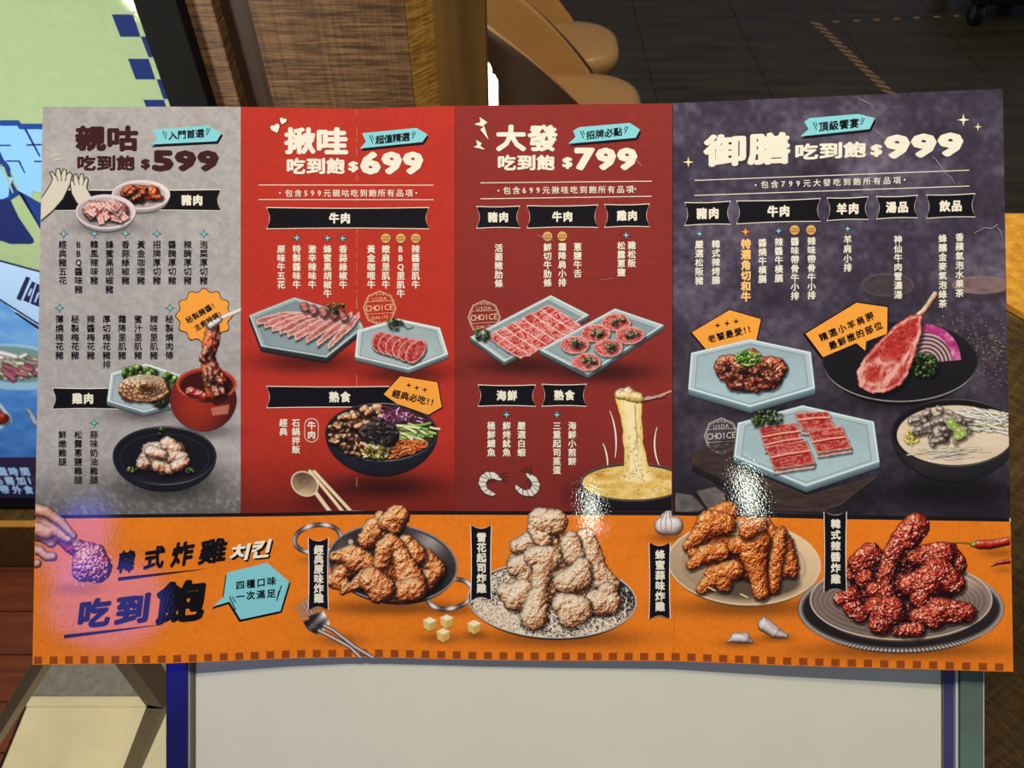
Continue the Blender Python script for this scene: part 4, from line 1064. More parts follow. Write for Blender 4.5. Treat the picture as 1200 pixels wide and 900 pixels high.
# ---------------------------------------------------------------------------
# chairs, glowing tubes for a glint, trolley
# ---------------------------------------------------------------------------
M_TAN = plain('tan_leather', (196, 148, 84), .42, noise=.06, nscale=60., bump=.03, coat=.12)
M_SHELL = plain('brown_shell', (74, 48, 24), .5, noise=.1)
M_LEG = plain('dark_leg', (30, 26, 22), .4, .6)
def chair(label, cx, cy, first=None):
    if first is not None:
        c = first.copy(); COL.objects.link(c); c.location = (cx, cy, 0); c['label'] = label
        for ch in first.children:
            d = ch.copy(); COL.objects.link(d); d.parent = c
        return c
    t = thing('bucket_chair', label, 'chair', 'tan bucket chairs in a row'); t.location = (cx, cy, 0)
    V = []; F = []; n = 40; rings = [(.0, .452), (.6, .455), (.9, .450), (.985, .438), (1., .42), (.985, .40), (.9, .385), (0, .385)]
    for r, z in rings:
        for k in range(n):
            a = 6.28318*k/n; ca, sa = math.cos(a), math.sin(a); p = 3.2
            q = (abs(ca)**p+abs(sa)**p)**(-1/p); V.append((.225*q*ca*r+.005, .150*q*sa*r, z))
    for i in range(len(rings)-1):
        F += [(i*n+k, i*n+(k+1) % n, (i+1)*n+(k+1) % n, (i+1)*n+k) for k in range(n)]
    mesh('seat', V, F, M_TAN, t, True)
    def shell(o, flip):
        V = []; F = []; na, nz = 52, 12
        for i in range(na+1):
            th = math.radians(180-118+236*i/na); w = (i/na-.5)*2
            H = .33*max(0, 1-abs(w)**2.)+.055
            for j in range(nz+1):
                t_ = j/nz; fl = 1+.10*t_+o
                p = 2.6; ca, sa = math.cos(th), math.sin(th); q = (abs(ca)**p+abs(sa)**p)**(-1/p)
                V.append((.235*fl*q*ca+.01-(.05*t_),   .150*fl*q*sa, .40+H*t_*1.0+.0*o-(1-t_)**2*.02))
        for i in range(na):
            for j in range(nz):
                a = i*(nz+1)+j; f = (a, a+1, a+nz+2, a+nz+1); F.append(f if flip else f[::-1])
        return V, F
    V, F = shell(0, True); o = mesh('backrest', V, F, M_TAN, t, True)
    m = o.modifiers.new('thick', 'SOLIDIFY'); m.thickness = .012; m.offset = 0
    V, F = shell(.075, False); o = mesh('outer_shell', V, F, M_SHELL, t, True)
    m = o.modifiers.new('thick', 'SOLIDIFY'); m.thickness = .006; m.offset = 0
    MB().tube([(0, 0, .384), (0, 0, .03)], .022, 16).build('post', M_LEG, t)
    MB().tube([(0, 0, 0.001), (0, 0, .012), (0, 0, .03)], [.165, .165, .03], 32).build('base', M_LEG, t)
    return t
c0 = chair('tan leather bucket chair nearest behind the menu sheet, white glow beside it', .13, 2.02)
chair('middle tan leather bucket chair, seat just beyond the nearest one', .10, 2.375, c0)
chair('farthest tan bucket chair, only its back showing at the top of the frame', -.14, 2.73, c0)

M_GLOW = plain('glowing_white', (255, 252, 236), .5, emit=4.)  # emission imitates a bright reflection by the chair; no real lamp
lp = thing('glint_tubes', 'slim glowing white tubes standing in for a glint beside the tan chair back', 'glint')
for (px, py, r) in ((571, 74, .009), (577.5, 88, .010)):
    tp = on_y(px, py, 1.5); MB().tube([(tp[0], tp[1], .02), (tp[0], tp[1], tp[2]-.012), (tp[0], tp[1], tp[2])], [r, r, r*.4], 14).build('glint_tube', M_GLOW, lp, smooth=True)
tp = on_y(574, 80, 1.5); MB().tube([(tp[0], 1.5, 0), (tp[0], 1.5, .02)], .06, 24).build('base', M_LEG, lp)  # added base, belongs only to the stand-in glint tubes

cartc = on_z(1180, 34)
kt = thing('wheeled_trolley', 'low black trolley on castors at the far right of the dark floor', 'trolley')
M_CBK = plain('black_plastic', (16, 15, 16), .4)
M_CLOTH = plain('beige_cloth', (150, 122, 90), .8, noise=.3, nscale=40.)
x0, y0 = cartc[0]-.1, cartc[1]+.02
MB().box(x0-.08, x0+.5, y0, y0+.4, .09, .15).build('chassis', M_CBK, kt, .01)
MB().box(x0-.02, x0+.5, y0+.06, y0+.4, .15, .26).build('cloth_cover', M_CLOTH, kt, .03)
M_RIM = plain('grey_hub', (110, 108, 100), .4, .5)
for wx, wy in ((x0-.04, y0+.03), (x0+.28, y0+.03), (x0-.04, y0+.36), (x0+.28, y0+.36)):
    w_ = MB().tube([(wx-.014, wy, .045), (wx+.014, wy, .045)], .044, 24).build('castor_wheel', M_CBK, kt, .004)
    MB().tube([(wx-.017, wy, .045), (wx+.017, wy, .045)], .02, 16).build('hub', M_RIM, w_)
    MB().box(wx-.024, wx+.024, wy-.01, wy+.012, .05, .092).build('castor_fork', M_RIM, kt, .003)

# ---------------------------------------------------------------------------
# the menu sheet
# ---------------------------------------------------------------------------
menu = thing('menu_board', 'large folding menu sheet with food pictures, propped on the display stand', 'menu board')
TOPX, TOPY = [50, 282, 418, 533, 788, 1175], [125, 125, 127.5, 124, 121, 104]
BOTX, BOTY = [38, 194, 236, 340, 430, 560, 650, 790, 920, 1187], [779, 777.5, 776, 771.5, 770.2, 773.3, 774.2, 774.6, 779.8, 787.3]
def ytop(x): return np.interp(x, TOPX, TOPY)
def ybot(x): return np.interp(x, BOTX, BOTY)
def yline(x): return np.interp(x, [38, 340, 418, 788, 961, 1187], [604, 600.5, 598.5, 599.5, 603, 607])
def yor(x): return np.interp(x, [38, 340, 418, 788, 961, 1187], [608, 605, 603, 604, 608, 611.5])
def panel_x(i, s, t):
    """s across the section, t down it (0..1)"""
    a = np.interp(t, [0, 1], [50, 38]) if i == 0 else FX[i]; b = np.interp(t, [0, 1], [1175, 1187.5]) if i == 4 else FX[i+1]
    return a+(b-a)*s
M_CORE = plain('white_foam_core', (226, 220, 206), .7)
for i in range(5):
    n = 13; V = []; t = np.linspace(0, 1, 5)
    P = [(panel_x(i, s, 0.), None, s) for s in np.linspace(0, 1, n)]
    out = [(x, float(ytop(x))) for x in [float(panel_x(i, s, 0.)) for s in np.linspace(0, 1, n)]]+[(x, float(ybot(x))) for x in [float(panel_x(i, s, 1.)) for s in np.linspace(1, 0, n)]]
    F0 = surf([p[0] for p in out], [p[1] for p in out], -.5); B0 = F0+FW*.0022
    k = len(out); Vv = list(F0)+list(B0)
    Fc = []
    for j in range(n-1): Fc += [(j, k-1-j, k-2-j, j+1), (k+j, k+j+1, k+k-2-j, k+k-1-j)]
    Fc += [(j, (j+1) % k, k+(j+1) % k, k+j) for j in range(k)]
    mesh('sheet_section', Vv, Fc, M_CORE, menu)

# printed grounds, with the printed drop shadows of the dishes
SHD = [(124, 266, 40, 10, .35), (165, 244, 38, 9, .3), (168, 484, 40, 12, .45), (238, 505, 42, 10, .4), (193, 570, 66, 22, .5), (215, 560, 50, 24, .3),
       (360, 424, 66, 14, .5), (474, 438, 56, 12, .5), (450, 570, 70, 16, .6), (380, 585, 34, 14, .3),
       (610, 428, 60, 13, .5), (706, 436, 62, 13, .55), (690, 580, 30, 20, .4), (880, 480, 80, 14, .4), (945, 580, 90, 14, .4), (1055, 470, 96, 18, .4), (1110, 575, 80, 20, .5),
       (92, 690, 34, 8, .16), (460, 712, 84, 10, .4), (655, 748, 100, 12, .38), (878, 712, 92, 12, .38), (1060, 762, 122, 11, .38), (400, 750, 30, 8, .25), (515, 748, 26, 7, .3), (558, 744, 14, 6, .3), (868, 754, 22, 5, .35), (908, 748, 22, 5, .35), (784, 630, 24, 6, .3), (1170, 648, 24, 6, .25), (1176, 668, 12, 4, .2), (375, 656, 26, 6, .25), (530, 716, 24, 6, .25)]
def ground(X, Y, kind):
    g = fbm(X/7, Y/7, 3, 4); g2 = fbm(X/60, Y/50, 8, 3); fine = vn(X/3.1, Y/3.1, 4)
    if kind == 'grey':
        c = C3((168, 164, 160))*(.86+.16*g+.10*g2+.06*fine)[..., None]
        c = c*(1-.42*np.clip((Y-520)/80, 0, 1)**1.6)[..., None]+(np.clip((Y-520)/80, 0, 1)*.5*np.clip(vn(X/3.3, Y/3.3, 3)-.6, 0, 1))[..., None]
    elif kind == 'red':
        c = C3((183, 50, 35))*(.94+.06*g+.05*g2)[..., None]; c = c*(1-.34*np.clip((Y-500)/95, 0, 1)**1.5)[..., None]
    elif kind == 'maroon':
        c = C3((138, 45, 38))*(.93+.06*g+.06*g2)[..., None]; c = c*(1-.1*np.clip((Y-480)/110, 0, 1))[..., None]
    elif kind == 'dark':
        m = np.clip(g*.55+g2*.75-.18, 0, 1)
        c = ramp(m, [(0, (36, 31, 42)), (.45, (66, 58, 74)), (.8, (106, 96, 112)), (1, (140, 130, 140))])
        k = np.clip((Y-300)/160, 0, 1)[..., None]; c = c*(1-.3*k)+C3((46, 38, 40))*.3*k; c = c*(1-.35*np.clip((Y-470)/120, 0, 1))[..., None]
    else:
        c = C3((234, 126, 26))*(.95+.05*g+.06*g2)[..., None]; c = c*(1-.12*np.exp(-((Y-604)/12)**2)*0)[..., None]
    s = np.ones(X.shape)
    for cx, cy, rx, ry, k in SHD:
        if (kind == 'orange') == (cy > 603): s = s*(1-k*np.exp(-(((X-cx)/rx)**2+((Y-cy)/ry)**2)**1.2*1.2))
    return c*s[..., None]
M_PG = print_mat('printed_ground', None, .10, 420)
STEP = 2.4
def ground_mesh(name, x0f, x1f, f0, f1, kind, knots):
    xs = [0.]; 
    w = 1.0
    # columns at equal steps, with one at every fold
    cols = []
    for a, b in zip(knots, knots[1:]):
        n = max(2, int((b-a)/STEP)); cols += list(np.linspace(a, b, n, endpoint=False))
    cols.append(knots[-1]); cols = np.array(cols); s = (cols-knots[0])/(knots[-1]-knots[0])
    nt_ = int((f1(cols.mean())-f0(cols.mean()))/STEP); t = np.linspace(0, 1, nt_)[:, None]
    X0 = cols[None, :]+0*t
    Y0 = f0(X0)+(f1(X0)-f0(X0))*t
    # slanting outer edges of the sheet
    ty = (Y0-125)/(779-125); xl_ = 50-12*ty; xr_ = 1175+12.5*(Y0-104)/(787-104)
    X = X0.copy()
    if knots[0] == 50: X = xl_+(X0-50)*(knots[-1]-xl_)/(knots[-1]-50) if knots[-1] < 1175 else xl_+(X0-50)*(xr_-xl_)/(1125)
    elif knots[-1] == 1175: X = knots[0]+(X0-knots[0])*(xr_-knots[0])/(1175-knots[0])
    Y = f0(X)+(f1(X)-f0(X))*t
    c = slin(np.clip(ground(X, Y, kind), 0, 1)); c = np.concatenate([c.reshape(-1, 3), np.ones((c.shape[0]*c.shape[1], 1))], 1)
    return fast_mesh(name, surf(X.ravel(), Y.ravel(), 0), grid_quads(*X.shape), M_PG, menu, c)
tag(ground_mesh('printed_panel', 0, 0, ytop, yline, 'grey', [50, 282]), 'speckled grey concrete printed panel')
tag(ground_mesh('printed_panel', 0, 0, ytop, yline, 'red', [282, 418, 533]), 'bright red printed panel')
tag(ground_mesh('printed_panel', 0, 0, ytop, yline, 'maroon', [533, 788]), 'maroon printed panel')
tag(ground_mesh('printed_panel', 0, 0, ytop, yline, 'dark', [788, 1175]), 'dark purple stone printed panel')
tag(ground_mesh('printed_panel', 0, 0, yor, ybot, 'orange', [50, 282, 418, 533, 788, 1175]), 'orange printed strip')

# flat shapes of ink ---------------------------------------------------------
DARK = (13, 10, 16); CREAM = (236, 230, 208); BROWN = (62, 28, 26); CYAN = (132, 208, 214); ORNG = (246, 164, 62); RUST = (150, 72, 18)
def ink(c): return print_mat('ink_%d_%d_%d' % tuple(c), tuple(c), .05, 420)
def halfplane(P, x, keep_right):
    out = []
    for (a, b) in zip(P, P[1:]+P[:1]):
        ia = (a[0] >= x) == keep_right; ib = (b[0] >= x) == keep_right
        if ia: out.append(a)
        if ia != ib:
            t = (x-a[0])/(b[0]-a[0]); out.append((x, a[1]+t*(b[1]-a[1])))
    return out
def ink_flat(name, polys, c, layer, parent=menu, label=None):
    V = []; F = []
    for P in polys:
        P = [(float(a), float(b)) for a, b in P]
        lo, hi = min(p[0] for p in P), max(p[0] for p in P)
        parts = []; cur = P
        for f in [x for x in FX[1:-1] if lo < x < hi]:
            parts.append(halfplane(cur, f, False)); cur = halfplane(cur, f, True)
        parts.append(cur)
        for Q in parts:
            if len(Q) < 3: continue
            b = len(V); V += list(surf([p[0] for p in Q], [p[1] for p in Q], layer)); F.append(tuple(range(b, b+len(Q)))[::-1])
    o = mesh(name, V, F, ink(c), parent)
    if label: o['label'] = label
    return o

def line(x0, y0, x1, y1, w=.8):
    d = math.hypot(x1-x0, y1-y0); nx, ny = -(y1-y0)/d*w/2, (x1-x0)/d*w/2
    return [(x0+nx, y0+ny), (x1+nx, y1+ny), (x1-nx, y1-ny), (x0-nx, y0-ny)]
def banner_pts(x0, y0, x1, y1, bow, sl=0., g=0., vert=False):
    n = 8; P = []
    if not vert:
        f = lambda x, y: (x, y+sl*(x-(x0+x1)/2))
        for k in range(n+1): t = k/n; P.append(f(x0-g+(x1-x0+2*g)*t, y0-g+.9*math.sin(math.pi*t)))
        for k in range(1, n+1): t = k/n; P.append(f(x1+g*.4-bow*math.sin(math.pi*t)+bow*.2, y0-g+(y1-y0+2*g)*t))
        for k in range(1, n+1): t = k/n; P.append(f(x1+g-(x1-x0+2*g)*t, y1+g-.9*math.sin(math.pi*t)))
        for k in range(1, n): t = k/n; P.append(f(x0-g*.4+bow*math.sin(math.pi*t)-bow*.2, y1+g-(y1-y0+2*g)*t))
    else:
        for k in range(n+1): t = k/n; P.append((x0-g+(x1-x0+2*g)*t, y0-g*.4+bow*math.sin(math.pi*t)-bow*.2))
        for k in range(1, n+1): t = k/n; P.append((x1+g-.9*math.sin(math.pi*t), y0-g+(y1-y0+2*g)*t))
        for k in range(1, n+1): t = k/n; P.append((x1+g-(x1-x0+2*g)*t, y1+g*.4-bow*math.sin(math.pi*t)+bow*.2))
        for k in range(1, n): t = k/n; P.append((x0-g+.9*math.sin(math.pi*t), y1+g-(y1-y0+2*g)*t))
    return P
def banner(x0, y0, x1, y1, text, size=11, sl=0., bow=4, tx=None, layer=2, oc=CREAM, fold=True):
    P = banner_pts(x0, y0, x1, y1, bow, sl, .9); b = ink_flat('banner_outline', [P], oc, layer)
    ink_flat('banner', [banner_pts(x0, y0, x1, y1, bow, sl, 0)], DARK, layer+.4)
    if text:
        cx = tx or (x0+x1)/2; n = len(text); cy = (y0+y1)/2+sl*(cx-(x0+x1)/2)
        T = Txt(); w = size*1.1
        for k, ch in enumerate(text): T.put(ch, cx+(k-(n-1)/2)*w, cy+sl*(k-(n-1)/2)*w, size, size*1.06, sl, .045)
        T.build('lettering', CREAM, layer+1)

# lettering --------------------------------------------------------------------
GL = {}
def glyphs(chars):
    obs = []
    for ch in sorted(chars):
        if ch in GL or ch == ' ': continue
        c = bpy.data.curves.new('glyph', 'FONT'); c.body = ch; c.size = 1; c.resolution_u = 2; c.fill_mode = 'FRONT'
        o = bpy.data.objects.new('glyph', c); COL.objects.link(o); obs.append((ch, o, c))
    dg = bpy.context.evaluated_depsgraph_get(); dg.update()
    for ch, o, c in obs:
        m = bpy.data.meshes.new_from_object(o.evaluated_get(dg))
        v = np.zeros(len(m.vertices)*3); m.vertices.foreach_get('co', v); v = v.reshape(-1, 3)[:, :2]
        GL[ch] = (v, [tuple(p.vertices) for p in m.polygons])
        bpy.data.meshes.remove(m)
    for ch, o, c in obs: bpy.data.objects.remove(o); bpy.data.curves.remove(c)
# heavier weights are the same glyph laid down several times, nudged by w em
def nudges(w):
    if w < .004: return [(0, 0)]
    k = .707*w
    if w <= .024: return [(-k, -k), (k, -k), (k, k), (-k, k)]
    return [(w*math.cos(a), w*math.sin(a)) for a in [6.28318*i/(8 if w < .045 else 14) for i in range(8 if w < .045 else 14)]]+[(0, 0)]
class Txt:
    def __init__(s): s.q = []
    def put(s, ch, cx, cy, sx, sy, sl=0., w=.03, it=0., fit=False):
        if ch != ' ': s.q.append((ch, cx, cy, sx, sy, sl, w, it, fit))
    def build(s, name, c, layer, parent=menu, mapper=None, mat=None, dx=0, dy=0):
        V = []; F = []; LY = []; b = 0
        glyphs({q[0] for q in s.q})
        for ch, cx, cy, sx, sy, sl, w, it, fit in s.q:
            v0, f = GL[ch]
            for kk, (ox, oy) in enumerate(nudges(w)):
                v = v0+[ox, oy]; LY.append(np.full(len(v0), layer+.05*kk))
                if fit:
                    lo, hi = v0.min(0)-w, v0.max(0)+w; u = (v-(lo+hi)/2)/(hi-lo)
                elif ord(ch) > 0x2e80: u = v-[.487, .38]
                else: u = v-[(v0[:, 0].min()+v0[:, 0].max())/2, .36]
                if it is None:
                    c_, s_ = math.cos(math.atan(sl)), math.sin(math.atan(sl)); a_, b_ = u[:, 0]*sx, -u[:, 1]*sy; P_ = [cx+a_*c_-b_*s_+dx, cy+a_*s_+b_*c_+dy]
                else:
                    x = u[:, 0]*sx+u[:, 1]*it*sy; y = -u[:, 1]*sy; P_ = [cx+x+dx, cy+y+sl*x+dy]
                V.append(np.stack(P_, 1)); F += [tuple(i+b for i in t)[::-1] for t in f]; b += len(v)
        V = np.concatenate(V); LY = np.concatenate(LY)
        W = mapper(V[:, 0], V[:, 1], LY[:, None][:, 0]) if mapper else surf(V[:, 0], V[:, 1], LY)
        me = bpy.data.meshes.new(name); me.from_pydata(W.tolist(), [], F); me.update()
        return link(name, me, mat or ink(c), parent)
def col(text, x, y0, c=DARK, pitch=10.62, size=10.4, w=.02, sl=0., dxp=0., layer=2.5, name='dish_name'):
    T = Txt()
    for k, ch in enumerate(text): T.put(ch, x+dxp*k, y0+size/2+pitch*k, size*(1.0 if ord(ch) > 300 else .95), size, sl, w)
    return T.build(name, c, layer)
def row(text, xa, ya, xb, yb, size, c, w=.022, layer=2.5, it=0., name='lettering', sx=None, dx=0, dy=0, **k):
    T = Txt(); sl = (yb-ya)/(xb-xa)
    adv = [(.5 if ch == '!' else .74 if ch.isdigit() else 1.) if ord(text[0]) > 300 else 1. for ch in text]; pos = [0.]
    for a, b in zip(adv, adv[1:]): pos.append(pos[-1]+(a+b)/2)
    for i, ch in enumerate(text): f = pos[i]/pos[-1]; T.put(ch, xa+(xb-xa)*f, ya+(yb-ya)*f, sx or size, size, sl, w, it)
    return T.build(name, c, layer, dx=dx, dy=dy, **k)
def fit(cells, c, w=.05, layer=3, sl=0., it=0., name='headline_lettering', dx=0, dy=0):
    T = Txt()
    for ch, x0, y0, x1, y1 in cells: T.put(ch, (x0+x1)/2, (y0+y1)/2, x1-x0, y1-y0, sl, w, it, True)
    return T.build(name, c, layer, dx=dx, dy=dy)
def cells(text, x0, y0, x1, y1, gap=1., sl=0.):
    n = len(text); w = (x1-x0-gap*(n-1))/n; return [(ch, x0+k*(w+gap), y0+sl*(k*(w+gap)), x0+k*(w+gap)+w, y1+sl*(k*(w+gap))) for k, ch in enumerate(text)]

# separator line and checks
ink_flat('separator_line', [[(x, float(yline(x))) for x in np.linspace(39.6, 1183, 30)]+[(x, float(yor(x))) for x in np.linspace(1183, 39.6, 30)]], (20, 17, 20), 0)
x = 40.; xs = []
while x < 1180:
    wq = 9.2 if x < 600 else 9.7; xs.append((x, wq)); x += np.interp(x, [40, 700, 1180], [18.1, 18.3, 19.5])
for x, wq in xs:
    y = float(ybot(x+4)); s_ = (float(ybot(x+wq))-float(ybot(x)))
    ink_flat('check_square', [[(x, y-9.4-s_/2), (x+wq, y-9.4+s_/2), (x+wq, y-.8+s_/2), (x, y-.8-s_/2)]], RUST, .6)

# headlines ----------------------------------------------------------------------
def tier(c, t1, b1, b2, num, bd, bn, sl=0.):
    fit(cells(t1, *b1, 1.2, sl), c, .044, sl=sl); fit(cells('吃到飽', *b2, 1., sl), c, .04, sl=sl)
    fit([('$',)+bd], c, .05, sl=sl); fit(cells(num, *bn, .8, sl), c, .058, sl=sl)
tier(BROWN, '親咕', (88, 147, 162, 177), (90.5, 182, 158, 199.6), '599', (165, 186, 176, 198.6), (178, 176, 256.6, 200.5))
tier(CREAM, '揪哇', (333, 149, 408, 181), (336, 185, 404, 204), '699', (408, 189, 420, 202), (422, 177.6, 496, 204.6))
tier(CREAM, '大發', (581, 146, 653.6, 177.6), (583.4, 181.4, 650, 199.6), '799', (659, 184, 671, 198), (673, 173, 747, 199.6))
tier(CREAM, '御膳', (824, 157, 926, 195), (932, 168, 1015, 187), '999', (1020, 169, 1034, 184), (1036, 157.6, 1129, 186), -.038)
def ribbon(P, text, a, b, size=11.5):
    ink_flat('ribbon_shadow', [shift(P, 1.6, 3)], DARK, 1.2); ink_flat('ribbon', [P], CYAN, 2)
    row(text, *a, *b, size, DARK, .03, 3)
    (xa, ya), (xb, yb) = a, b; s = (yb-ya)/(xb-xa)
    ink_flat('spark_marks', [line(xa-12, ya-5, xa-8, ya+4, 1), line(xa-9, ya-5, xa-7, ya, .9), line(xb+12, yb-6, xb+8, yb+2, 1), line(xb+9.5, yb-6.5, xb+7.5, yb-2, .9)], DARK, 3)
ribbon([(178.8, 151.9), (242.3, 147), (259.7, 155.6), (253.9, 165.5), (175.9, 169.4), (184.5, 163.4)], '入門首選', (202.5, 158.6), (234, 156.2), 10.5)
ribbon([(424.4, 156), (488, 149.9), (501, 157.7), (495.2, 166.3), (421.6, 174), (428.8, 166.3)], '超值精選', (445, 163.6), (475, 160.4), 10.5)
ribbon([(671.6, 153.3), (678.8, 149), (738, 144), (750, 151.9), (745, 161.4), (665.8, 168.4), (674.5, 160.6)], '招牌必點', (692, 158.2), (724, 154.4), 10.5)
ribbon([(942.3, 142.7), (949, 138.3), (1005.5, 133.5), (1025.3, 138.3), (1019, 151.3), (937.9, 159.8), (947.4, 151.3)], '頂級饗宴', (965, 148.2), (1001, 144.4), 11.5)
def sub(text, xa, ya, xb, yb, l):
    row(text, xa, ya, xb, yb, 9.2, CREAM, .014, 2.5, name='subtitle_lettering')
    ink_flat('rule_line', [line(*q, .9) for q in l], CREAM, 2)
sub('包含599元親咕吃到飽所有品項', 338.5, 226.4, 479, 226.2, [(303, 216.8, 508, 217), (303, 233.8, 508, 234)])
sub('包含699元揪哇吃到飽所有品項', 594, 223.2, 738, 221.8, [(563, 214.3, 764, 212.3), (563, 233, 764, 230)])
sub('包含799元大發吃到飽所有品項', 896, 216.2, 1051, 211.2, [(814, 211.4, 1136, 199.4), (814, 229, 1136, 218)])
ink_flat('bullet_dot', [[(x+1.1*math.cos(a), y+1.1*math.sin(a)) for a in np.linspace(0, 5.6, 9)] for x, y in ((328, 226), (488, 226), (584, 223.4), (744.5, 221.4), (885.5, 217), (1060, 210.6))], CREAM, 2.5)

# banners -------------------------------------------------------------------------
banner(57, 222.6, 258, 246.4, '豬肉', 12, tx=225); banner(62, 455, 138, 479, '雞肉', 12, tx=97)
banner(313, 243.6, 502, 267.6, '牛肉', 12, tx=398); banner(313, 453, 470, 477.4, '熟食', 12, tx=398)
banner(559, 242, 608.6, 266.8, '豬肉', 11.5, -.01); banner(618, 241, 700, 266.4, '牛肉', 11.5, -.012); banner(709, 239.6, 760.6, 265.6, '雞肉', 11.5, -.014)
banner(560.6, 451.4, 627, 475.6, '海鮮', 11.5); banner(635.6, 450.6, 686.6, 475.6, '熟食', 11.5)
for x0, y0, x1, y1, t in ((803, 237, 855.6, 263, '豬肉'), (863.6, 234.4, 961, 260.4, '牛肉'), (969.6, 231.6, 1017, 257.4, '羊肉'), (1027.6, 230, 1074.6, 255.4, '湯品'), (1086, 228, 1142, 254.6, '飲品')):
    banner(x0, y0, x1, y1, t, 12.6, -.03)
for x0, y0, x1, y1, t in ((361.6, 631, 384.4, 714, '經典原味炸雞'), (552, 616.4, 575.4, 703, '雪花起司炸雞'), (761, 636.6, 785, 724.6, '蜂蜜蒜味炸雞'), (966, 600.6, 991.6, 693, '韓式辣醬炸雞')):
    ink_flat('label_outline', [banner_pts(x0, y0, x1, y1, 4, 0, .9, True)], CREAM, 7); ink_flat('label_strip', [banner_pts(x0, y0, x1, y1, 4, 0, 0, True)], DARK, 7.4)
    col(t, (x0+x1)/2+.4, y0+7.6, CREAM, (y1-y0-15)/6, 11.4, .04, layer=8.2, name='label_lettering')

# dish names -----------------------------------------------------------------------
for x, t in zip((73.3, 92, 110.3, 128.2, 147, 165.2, 183.7, 201.6, 219.8, 238.6), ('經典豬五花', 'BBQ醬味豬', '韓風辣味豬', '蜂蜜黑胡椒豬', '香蒜綠椒豬', '黃金咖哩豬', '招牌厚切豬', '醬醃厚切豬', '辣醃厚切豬', '泡菜厚切豬')): col(t, x, 281.6, pitch=10.5, size=9.8)
for x, t in zip((69.6, 87.8, 106.3, 124.8, 143, 161.7, 180.2, 198.4), ('薄燒梅花豬', '秘製梅花豬', '辣醬梅花豬', '厚切梅花豬排', '霜降里肌豬', '蜜汁里肌豬', '辣味里肌豬', '秘製燒肉條')): col(t, x, 369, pitch=10.6, size=9.8)
for x, t in ((73, '鮮嫩雞腿'), (91.5, '松露蔥鹽雞腿'), (110, '蒜味奶油雞腿')): col(t, x, 504.4, pitch=10.6, size=9.8)
for x, t in zip((329.4, 347.6, 365.8, 383.7, 402, 434.8, 452, 469.5, 487), ('原味牛五花', '特製醬味牛', '激辛辣味牛', '蜂蜜黑胡椒牛', '香蒜綠椒牛', '黃金咖哩牛', '嫩肩里肌牛', 'BBQ里肌牛', '辣醬里肌牛')): col(t, x, 287, CREAM, 10.4, 9.8, .026)
for x, y, t in ((332, 490.6, '經典'), (346.7, 490.6, '石鍋拌飯')): col(t, x, y, CREAM, 10.4, 9.8, .026)
col('牛肉', 365, 493.6, CREAM, 11, 9.8, .03)
n_ = 24
def pill(cx, cy, rx, ry, w): 
    o = []
    for k in range(n_):
        a = 6.28318*k/n_; x = rx*math.cos(a); y = rx*math.sin(a); y += (ry-rx)*(1 if y > 0 else -1); o.append((cx+x, cy+y))
    return o
def ring(P, w):
    cx = sum(p[0] for p in P)/len(P); cy = sum(p[1] for p in P)/len(P); Q = []
    for x, y in P:
        d = math.hypot(x-cx, y-cy); Q.append((x-(x-cx)/d*w, y-(y-cy)/d*w))
    return [[P[i], P[(i+1) % len(P)], Q[(i+1) % len(P)], Q[i]] for i in range(len(P))]
ink_flat('pill_outline', ring(pill(365, 504.2, 8.4, 14.2, 1), .8), CREAM, 2.5)
for x, y, t in ((584.3, 285.6, '活菌豬肋條'), (641.5, 284.8, '鮮切牛肋條'), (658.8, 284.4, '霜降肩小排'), (676.8, 284.4, '蔥鹽牛舌'), (728, 283, '松露蔥鹽'), (740.3, 282.6, '雞松阪'),
                (575.6, 494, '極鮮鯖魚'), (593.6, 494, '鮮烤魷魚'), (611, 494, '嚴選白蝦'), (652.5, 494, '三重起司蒸蛋'), (670.4, 494, '海鮮小煎餅')): col(t, x, y, CREAM, 10.4, 9.8, .026)
for x, y, t, s in ((819.3, 281.4, '嚴選松阪豬', 10.6), (838.8, 281, '韓式辣烤腸', 10.6), (893.4, 279.6, '醬燒牛橫膈', 10.6), (912.6, 278.6, '辣醬牛橫膈', 10.6), (931.4, 278, '醬味帶骨牛小排', 10.6), (950.9, 277.4, '辣味帶骨牛小排', 10.6), (993.2, 275.6, '羊肩小排', 11), (1052.3, 275.6, '神仙牛肉雪濃湯', 10.8), (1104.6, 274.4, '蜂釀金麥氣泡綠茶', 10.9), (1124.4, 273, '香蘋氣泡水果茶', 10.9)):
    col(t, x, y, CREAM, s, 10, .026, -.03)
col('特選角切和牛', 874, 280, (250, 196, 120), 12.4, 11.6, .05, -.03)

# small marks ------------------------------------------------------------------------
def star(x, y, r, c=CYAN, o=DARK, layer=2.5, fx=.3):
    P = lambda r, f: [(x+(r if k % 2 == 0 else r*f)*math.sin(math.pi*k/4), y-(r if k % 2 == 0 else r*f)*math.cos(math.pi*k/4)) for k in range(8)]
    if o: ink_flat('star_outline', [P(r+1.3, fx+.08)], o, layer-.3)
    ink_flat('star_mark', [P(r, fx)], c, layer)
for x, y in ((74.6, 273.8), (110.5, 273.8), (147, 273.6), (183.8, 273.8), (239, 274), (69.8, 361), (199, 361), (110.4, 495.8), (347.8, 278.8), (383.8, 279), (401.6, 279.4), (733.8, 275.6), (593.6, 486), (652.6, 486)): star(x, y, 4.4)
for x, y in ((819.6, 274), (912.4, 270.6), (993.4, 268)): star(x, y, 4.)
star(873.6, 271.6, 5.4, (240, 160, 80), (120, 60, 20)); star(806.6, 190, 6.4, (236, 226, 170), None, fx=.26); star(1129, 140.4, 7.4, (240, 232, 180), None, fx=.26); star(1146, 148.6, 4.6, (236, 226, 170), None, fx=.26)
